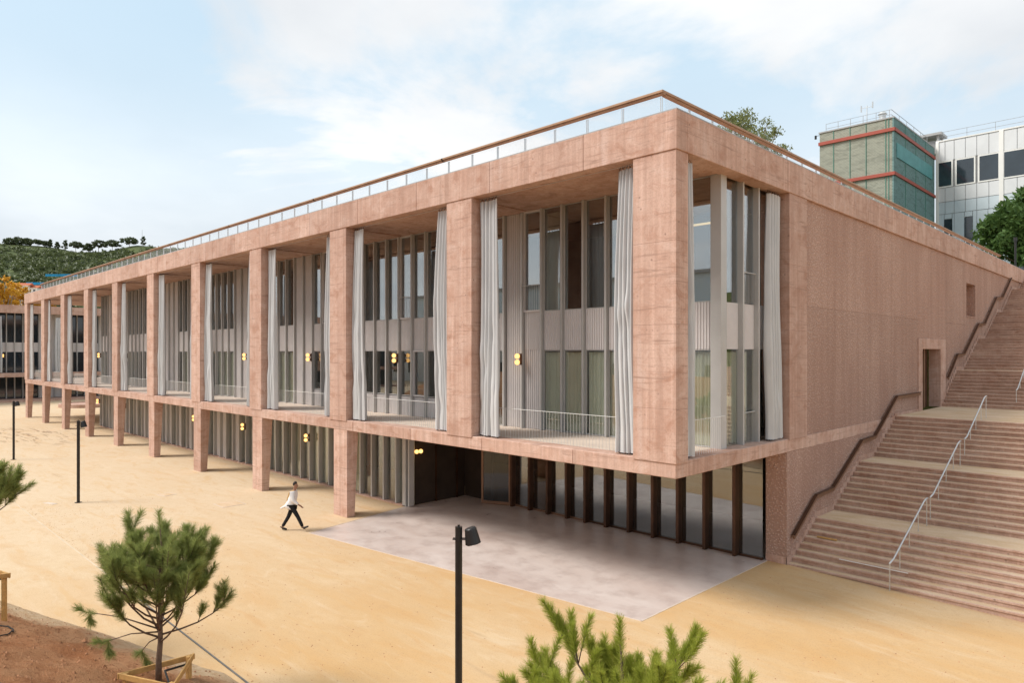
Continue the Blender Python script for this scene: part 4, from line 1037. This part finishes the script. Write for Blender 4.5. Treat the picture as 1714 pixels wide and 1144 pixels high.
WY = 83.85; WT = 32.75
wb = empty('clad_building', (0, WY, 12.3)); tag(wb, 'white panel clad office building with dark square windows', 'building')
MB().box(gx0 + .3, 16, WY + 0.1, WY + 18, 12.2, WT - 0.02).build('core_wall', 'seam_grey', wb)
colx = [-14.4, -12.46, -10.11, -7.66, -4.6, -1.4, 2.0, 5.5, 9.0, 12.5, 16.0]
rows = [(30.3, WT, 'white_cladding', None), (27.0, 30.28, 'white_cladding', 'win'), (25.2, 26.98, 'white_cladding', None), (23.7, 25.18, 'blue_cladding', None), (12.3, 23.68, 'blue_cladding', 'slit')]
pz = 3.7
def clad(x0, x1, z0, z1, mat): box('panel', (x0 + .025, x1 - .025), (WY, WY + .098), (z0 + .02, z1 - .02), mat, wb, 0.01)
for ci in range(len(colx) - 1):
    x0, x1 = colx[ci], colx[ci + 1]
    for (z0, z1, mat, kind) in rows:
        if kind == 'win':
            w_ = box('window', (x0 + .12, x1 - .12), (WY - .06, WY + .05), (z0, z1), 'white_paint', wb, 0.01)
            box('window_pane', (x0 + .28, x1 - .28), (WY - .064, WY - .061), (z0 + .16, z1 - .16), 'far_glass', w_)
        elif kind == 'slit':
            if ci in (0, 1, 2):
                xm = (x0 + x1) / 2; clad(x0, xm - .1, z0, z1, mat); clad(xm + .75, x1, z0, z1, mat)
                box('window_pane', (xm - .1, xm + .75), (WY + .03, WY + .06), (z0, 23.0), 'far_glass', wb); clad(xm - .1, xm + .75, 23.05, z1, mat)
            elif ci >= 3:
                clad(x0, x0 + 1.4, z0, z1, mat); box('window_pane', (x0 + 1.4, x1), (WY + .03, WY + .06), (z0, z1 - .1), 'far_glass', wb)
        else:
            xm = (x0 + x1) / 2; clad(x0, xm, z0, z1, mat); clad(xm, x1, z0, z1, mat)
for xx in (-7.66,): MB().box(xx - .22, xx + .22, WY - .1, WY + .12, 20.3, WT).build('pilaster', 'white_paint', wb)
MB().box(gx0 + .3, gx0 + .62, WY - .12, WY + .1, 12.3, WT).build('pilaster', 'white_paint', wb)
MB().box(gx0 + .3, 16, WY - .08, WY + 18, WT, WT + .15).build('coping', 'white_paint', wb)
m = MB()
for zz in (.7, 1.3): m.tube([(gx0 + .6, WY + .5, WT + zz), (16, WY + .5, WT + zz)], .03, 4)
for i in range(11): m.tube([(gx0 + .6 + i * 2.9, WY + .5, WT), (gx0 + .6 + i * 2.9, WY + .5, WT + 1.3)], .03, 4)
m.build('roof_guardrail', 'rail_grey', wb)

# ------------------------------------------------------------------ building across the plaza, mirrored in the windows
ob = empty('opposite_building', (-40, -75, 0)); tag(ob, 'white and blue grey building across the plaza, mirrored in the upper windows', 'building')
MB().box(-130, 25, -95, -75, 0, 12.5).build('wall', 'white_cladding', ob); MB().box(-120, 10, -94, -76.5, 12.5, 19.0).build('upper_storey', 'blue_cladding', ob)
MB().box(-121, 11, -95, -76, 19.0, 19.5).build('roof', 'seam_grey', ob)
for i in range(26):
    for z0 in (2.0, 7.2): MB().box(-126 + i * 5.8, -122.6 + i * 5.8, -75.0, -74.94, z0, z0 + 2.6).build('window', 'far_glass', ob)

# ------------------------------------------------------------------ far wing of the building, left
wg = empty('courtyard_wing', (-102, 3, 0)); tag(wg, 'lower pink concrete wing across the plaza beyond the long facade', 'building')
XW = -102.0
box('roof_beam', (XW - .5, XW), (-60, 9.0), (11.75, 12.8), 'concrete', wg, 0.012); box('roof_beam', (XW - .5, XW), (9.006, 40), (11.75, 12.8), 'concrete', wg, 0.012)
box('balcony_slab', (XW - 4, XW), (-60, 40), (3.25, 3.8), 'concrete', wg, 0.012)
box('roof_slab', (XW - 14, XW - .502), (-60, 40), (11.9, 12.6), 'concrete', wg)
box('glazing', (XW - 3.6, XW - 3.5), (-60, 40), (0, 11.9), 'far_glass', wg)
box('ground_base', (XW - 14, XW + 1.2), (-60, 40), (-.1, 0.25), 'concrete', wg)
for i in range(14):
    yy = -57.6 + i * 7.38
    box('pillar', (XW - .45, XW + 0.02), (yy, yy + 1.2), (3.78, 11.75), 'concrete', wg, 0.012) if abs(yy - 4) > 5 else None
for i in range(60):
    yy = -30 + i * 0.92
    box('fin', (XW - 3.49, XW - 3.1), (yy, yy + .1), (0.25, 11.9), 'fin_metal', wg)
    if i % 8 in (0, 1, 2): box('panel', (XW - 3.45, XW - 3.4), (yy + .1, yy + .92), (0.25, 11.9), 'panel_metal', wg)
    else: box('panel', (XW - 3.45, XW - 3.4), (yy + .1, yy + .92), (6.6, 7.9), 'panel_metal', wg)
for (yy, w_, lab) in ((1.55, 1.6, 'pale curtain on the far wing, cut by the photo edge'), (9.1, 2.2, 'pale curtain on the far wing glimpsed behind the last pillars')):
    curtain_obj((XW - .25, yy, 0), R(90), w_, int(yy * 10), 0.1, lab, pleats=7)
for (yy, zz, lab) in ((2.75, 6.1, 'lit globe lamp on the upper floor of the far wing'), (2.2, 2.1, 'lit globe lamp on the ground floor of the far wing')):
    wall_lamp((XW - 3.0, yy, zz), R(90), lab)
mound = MB()
for (mx, my, mr) in ((-86.5, 8.5, 3.2),):
    e = empty('planter_mound', (mx, my, 0)); tag(e, 'low round pink concrete planter ring on the plaza beyond the columns', 'planter')
    m = MB(); n = 32
    for (r_, z_) in ((mr, 0), (mr, .4), (mr - .3, .42), (mr - .35, .3), (0.01, .45)):
        for k in range(n): m.v.append((math.cos(6.283 * k / n) * r_, math.sin(6.283 * k / n) * r_, z_))
    for j in range(4):
        for k in range(n): m.f.append((j * n + k, j * n + (k + 1) % n, (j + 1) * n + (k + 1) % n, (j + 1) * n + k))
    m.build('rim', 'concrete', e, wc=False)

# ------------------------------------------------------------------ hill, trees and houses far left
CAMP = Vector((8.9625, -14.5958, 0)); th_ = R(45.0743)
FW = Vector((-math.cos(th_), math.sin(th_), 0)); RT = Vector((math.sin(th_), math.cos(th_), 0))
def at(px, s, py=None):
    p = CAMP + FW * s + RT * ((px - 857) / 1155 * s)
    if py is not None: p.z = 6.5 - (py - 590.8) * s / 1155
    return p
sky_line = [(-400, 440), (-150, 425), (0, 409), (30, 409), (60, 411), (90, 416), (130, 421), (170, 421), (200, 417), (230, 413), (250, 412), (300, 415), (420, 405), (560, 420), (700, 470), (820, 560), (900, 590)]
def ridge_py(px):
    for (a, pa), (b, pb) in zip(sky_line[:-1], sky_line[1:]):
        if a <= px <= b: return pa + (pb - pa) * (px - a) / (b - a)
    return sky_line[0][1] if px < sky_line[0][0] else 600
def hill_pt(u, v):
    """u along picture, v 0 foot to 1 ridge"""
    s = 230 + 190 * v; px = -400 + 1300 * u
    top = 6.5 - (ridge_py(px) - 590.8) * 420 / 1155
    p = at(px, s); terr = 0.02 * math.sin(v * 40 + px * 0.02)
    p.z = (top - 2) * (v ** 0.85) * (1 + terr * (1 - v)) + 2 + 3.5 * noise.noise(Vector((px * 0.02, v * 5, 0.5))) * (1 - v * 0.6)
    return p
nu, nv = 130, 46; hv = []
for j in range(nv + 1):
    for i in range(nu + 1): hv.append(tuple(hill_pt(i / nu, j / nv)))
for i in range(nu + 1):
    p = hill_pt(i / nu, 1.0); hv.append(tuple(p + FW * 200 + Vector((0, 0, -p.z - 5))))
hf = [(j * (nu + 1) + i, j * (nu + 1) + i + 1, (j + 1) * (nu + 1) + i + 1, (j + 1) * (nu + 1) + i) for j in range(nv + 1) for i in range(nu)]
tag(obj('hill', mesh_from(hv, hf, 'hill', True), 'hill_scrub'), 'green terraced hillside far behind the building', kind='structure')
rv = random.Random(21); veg = MB()
for _ in range(4200):
    u = rv.uniform(0.27, 0.66); v = rv.random() ** 0.8
    dens = noise.noise(Vector((u * 30, v * 9, 4.0)))
    if dens < -0.12 and rv.random() < 0.75: continue
    p = hill_pt(u, v); s = rv.uniform(1.0, 2.6) * (1.7 if rv.random() < 0.12 else 1) * (0.5 if v > 0.93 else 1.0)
    leaf_cloud(veg, p + Vector((0, 0, s * 0.4)), s, 30, s * 0.30, rv, 0.7)
tag(veg.build('hillside_vegetation', 'leaves_hill'), 'shrubs and low trees covering the far hillside', 'vegetation', kind='stuff')
ridge = [(16, 402, 9, 'broad'), (30, 401, 11, 'broad'), (45, 402, 9, 'broad'), (62, 405, 9, 'umbrella'), (73, 408, 8, 'umbrella'), (84, 404, 7, 'conifer'), (96, 408, 8, 'airy'), (109, 405, 9, 'airy'), (127, 408, 11, 'umbrella'), (148, 411, 8, 'broad'), (165, 406, 11, 'umbrella'), (188, 406, 12, 'umbrella'), (217, 401, 14, 'umbrella'), (240, 399, 7, 'airy')]
for i, (px, py, wpx, kind) in enumerate(ridge):
    s = 418; b = at(px, s); b.z = 6.5 - (ridge_py(px) + 2 - 590.8) * s / 1155; top = 6.5 - (py - 3 - 590.8) * s / 1155; h = max(4.0, top - b.z)
    lab = f'{dict(broad="dark bushy tree", conifer="narrow pointed conifer", airy="thin airy tree", umbrella="umbrella pine")[kind]} on the far hill ridge, {ordinal(i) if i < 12 else ("last but one" if i == 12 else "last")} along the skyline'
    leafy_tree('ridge_tree', tuple(b), h, h * (0.5 if kind == 'umbrella' else 0.25), wpx * s / 1155 * (0.5 if kind in ('conifer', 'airy') else 1.05), 40 + i, 'leaves_dark', 'bark', lab, 'tree', 22 if kind != 'airy' else 12, 44, 0.6, 0.5 if kind == 'umbrella' else 0.7, 'trees along the far hill ridge')
e = empty('radio_mast', tuple(at(238, 421, 405))); tag(e, 'thin radio mast on the far hill ridge', 'mast')
MB().tube([(0, 0, -3), (0, 0, 7.5)], [0.18, 0.06], 5).build('pole', 'seam_grey', e, wc=False)
for i, (px, s, py, r_) in enumerate(((2, 112, 466, 2.6), (16, 116, 472, 3.0), (34, 118, 478, 2.4), (62, 121, 489, 2.2), (80, 124, 494, 1.8), (-14, 112, 463, 3.0), (48, 120, 490, 1.6))):
    b = at(px, s); top = 6.5 - (py - 590.8) * s / 1155
    leafy_tree('autumn_tree', (b.x, b.y, 0), top, top - 7.0, r_, 70 + i, 'leaves_autumn', 'bark_pale', f'yellow orange autumn tree behind the far wing, {ordinal(i)} from the plaza edge', 'tree', 18, 80, 0.26, 0.8, 'autumn trees behind the far wing')
def house(px, s, py_top, w, d, h, label):
    c = at(px, s); top = 6.5 - (py_top - 590.8) * s / 1155; base = top - h
    e = empty('hillside_house', (c.x, c.y, base), R(60)); tag(e, label, 'house')
    MB().box(-w / 2, w / 2, -d / 2, d / 2, -14, h - 0.9).build('wall', 'white_paint', e, wc=False)
    m = MB(); m.v = [(-w / 2 - .4, -d / 2 - .4, h - 0.9), (w / 2 + .4, -d / 2 - .4, h - 0.9), (w / 2 + .4, d / 2 + .4, h - 0.9), (-w / 2 - .4, d / 2 + .4, h - 0.9), (-w / 2 - .4, 0, h), (w / 2 + .4, 0, h)]
    m.f = [(0, 1, 5, 4), (2, 3, 4, 5), (0, 4, 3), (1, 2, 5), (0, 3, 2, 1)]; m.build('roof', 'roof_tile', e, wc=False)
    for i in range(3): MB().box(-w / 2 + .4 + i * w / 3.2, -w / 2 + 1.0 + i * w / 3.2, -d / 2 - .04, -d / 2 - .005, h - 2.4, h - 1.5).build('window', 'far_glass', e, wc=False)
house(37, 222, 474, 5.0, 4.5, 4, 'white house with red roof half hidden by autumn trees')
house(55, 224, 478, 4.0, 4.5, 3.4, 'smaller white house end with red roof beside the autumn trees')
for i, (px0, px1, s, py, lab) in enumerate(((76, 130, 260, 461, 'bright blue safety net strung across the lower hillside'), (44, 74, 240, 475, 'blue net strip by the red roofed houses'))):
    a, b = at(px0, s, py), at(px1, s, py); m = MB(); m.bar(a, b, 0.1, 0.9)
    o = m.build('safety_net', 'blue_net'); tag(o, lab, 'net')

# ------------------------------------------------------------------ walking person
pe = empty('person', (-14.45, -2.45, 0.0), math.atan2(0.706, 0.708)); tag(pe, 'person in white coat and black trousers striding across the plaza', 'person')
def skin(name, J, E, mat, parent, sub=2):
    names = list(J); idx = {n: i for i, n in enumerate(names)}
    me = bpy.data.meshes.new(name); me.from_pydata([J[n][0] for n in names], [(idx[a], idx[b]) for a, b in E], []); me.update()
    o = obj(name, me, mat, parent, False)
    o.modifiers.new('skin', 'SKIN'); sv = me.skin_vertices[0].data
    for n in names:
        r_ = J[n][1]; sv[idx[n]].radius = r_ if isinstance(r_, tuple) else (r_, r_)
        sv[idx[n]].use_root = (idx[n] == 0)
    s = o.modifiers.new('sub', 'SUBSURF'); s.levels = sub; s.render_levels = sub
    me.polygons.foreach_set('use_smooth', [True] * len(me.polygons)); o.modifiers['skin'].use_smooth_shade = True
    return o
BJ = {'pelvis': ((0, 0, .95), (.13, .10)), 'waist': ((.02, 0, 1.12), (.12, .09)), 'chest': ((.05, 0, 1.33), (.15, .10)), 'neck0': ((.07, 0, 1.48), .058), 'neck1': ((.09, 0, 1.54), .05),
      'head0': ((.115, 0, 1.61), (.072, .085)), 'head1': ((.115, 0, 1.69), (.078, .092)), 'head2': ((.105, 0, 1.76), (.05, .06)), 'nose': ((.215, 0, 1.645), .012)}
BE = [('pelvis', 'waist'), ('waist', 'chest'), ('chest', 'neck0'), ('neck0', 'neck1'), ('neck1', 'head0'), ('head0', 'head1'), ('head1', 'head2'), ('head0', 'nose')]
legs = {1: ((-.01, .09, .90), (-.17, .09, .50), (-.41, .09, .10), (-.24, .09, .04)), -1: ((.01, -.09, .90), (.24, -.09, .52), (.42, -.09, .13), (.60, -.09, .19))}
arms = {-1: ((.05, -.19, 1.42), (.09, -.23, 1.15), (.30, -.20, .99)), 1: ((.04, .19, 1.42), (-.14, .23, 1.16), (-.28, .22, .94))}
for s_, nm in ((1, 'l'), (-1, 'r')):
    h, k, a, t = legs[s_]; sh, el, ha = arms[s_]
    BJ.update({nm + 'hip': (h, .085), nm + 'knee': (k, .058), nm + 'ankle': (a, .04), nm + 'toe': (t, .03), nm + 'sh': (sh, .055), nm + 'el': (el, .042), nm + 'wr': (ha, .028)})
    BE += [('pelvis', nm + 'hip'), (nm + 'hip', nm + 'knee'), (nm + 'knee', nm + 'ankle'), (nm + 'ankle', nm + 'toe'), ('chest', nm + 'sh'), (nm + 'sh', nm + 'el'), (nm + 'el', nm + 'wr')]
    d = (Vector(ha) - Vector(el)).normalized(); palm = Vector(ha) + d * .07; BJ[nm + 'palm'] = (tuple(palm), (.03, .018)); BE.append((nm + 'wr', nm + 'palm'))
    for q in range(4):
        o_ = Vector((0.0, 0.0, 1)).cross(d).normalized() if q < 0 else Vector((0.012 * (q - 1.5), 0.016 * (q - 1.5), 0)); L_ = (.06, .07, .065, .05)[q]
        m1 = palm + d * (.03 + L_ * .5) + o_; m2 = palm + d * (.03 + L_ * .9) + o_ + Vector((.02, 0, -.02))
        BJ[f'{nm}f{q}a'] = (tuple(m1), .009); BJ[f'{nm}f{q}b'] = (tuple(m2), .008); BE += [(nm + 'palm', f'{nm}f{q}a'), (f'{nm}f{q}a', f'{nm}f{q}b')]
    BJ[nm + 'th'] = (tuple(palm + Vector((.045, -.01 * s_, .02))), .009); BE.append((nm + 'palm', nm + 'th'))
skin('body', BJ, BE, 'skin', pe)
hr = {'a': ((.06, 0, 1.64), (.07, .06)), 'b': ((.085, 0, 1.72), (.09, .082)), 'c': ((.12, 0, 1.765), (.075, .075)), 'd': ((.17, 0, 1.765), (.05, .03))}
skin('hair', hr, [('a', 'b'), ('b', 'c'), ('c', 'd')], 'hair', pe)
TJ = {'p': ((0, 0, .97), (.155, .125))}; TE = []
for s_, nm in ((1, 'l'), (-1, 'r')):
    h, k, a, t = legs[s_]; TJ.update({nm + 'h': (h, .10), nm + 'k': (k, .075), nm + 'a': (tuple(Vector(a).lerp(Vector(k), .08)), .06)}); TE += [('p', nm + 'h'), (nm + 'h', nm + 'k'), (nm + 'k', nm + 'a')]
skin('trousers', TJ, TE, 'black_trousers', pe)
for s_ in (1, -1):
    h, k, a, t = legs[s_]; a, t = Vector(a), Vector(t); d = (t - a); up_ = Vector((0, 0, 1))
    SJ = {'heel': (tuple(a + Vector((-.03, 0, -.035))), .05), 'mid': (tuple(a.lerp(t, .5) + Vector((0, 0, -.005))), (.052, .042)), 'toe': (tuple(t + d * .12), (.042, .028)), 'ank': (tuple(a + Vector((-.01, 0, .03))), .052)}
    skin('shoe', SJ, [('heel', 'mid'), ('mid', 'toe'), ('heel', 'ank')], 'black_leather', pe)
CJ = {'ch': ((.045, 0, 1.33), (.20, .145)), 'up': ((.065, 0, 1.46), (.11, .085)), 'wa': ((.01, 0, 1.12), (.18, .155)), 'hi': ((-.03, 0, .93), (.185, .17)), 'hem': ((-.07, 0, .82), (.18, .17)),
      'tail': ((-.26, .05, .90), (.13, .045)), 'tail2': ((-.47, .07, .80), (.10, .02))}
CE = [('ch', 'up'), ('ch', 'wa'), ('wa', 'hi'), ('hi', 'hem'), ('hi', 'tail'), ('tail', 'tail2')]
for s_, nm in ((1, 'l'), (-1, 'r')):
    sh, el, ha = arms[s_]; CJ.update({nm + 's': (sh, .085), nm + 'e': (el, .072), nm + 'w': (tuple(Vector(ha).lerp(Vector(el), .06)), .055)}); CE += [('ch', nm + 's'), (nm + 's', nm + 'e'), (nm + 'e', nm + 'w')]
skin('white_coat', CJ, CE, 'white_shirt', pe)
stp = MB(); stp.tube([(.10, -.13, 1.50), (-.06, -.12, 1.44), (-.15, -.10, 1.20), (-.20, .0, 1.02)], .018, 6); stp.build('bag_strap', 'strap_tan', pe, wc=False)
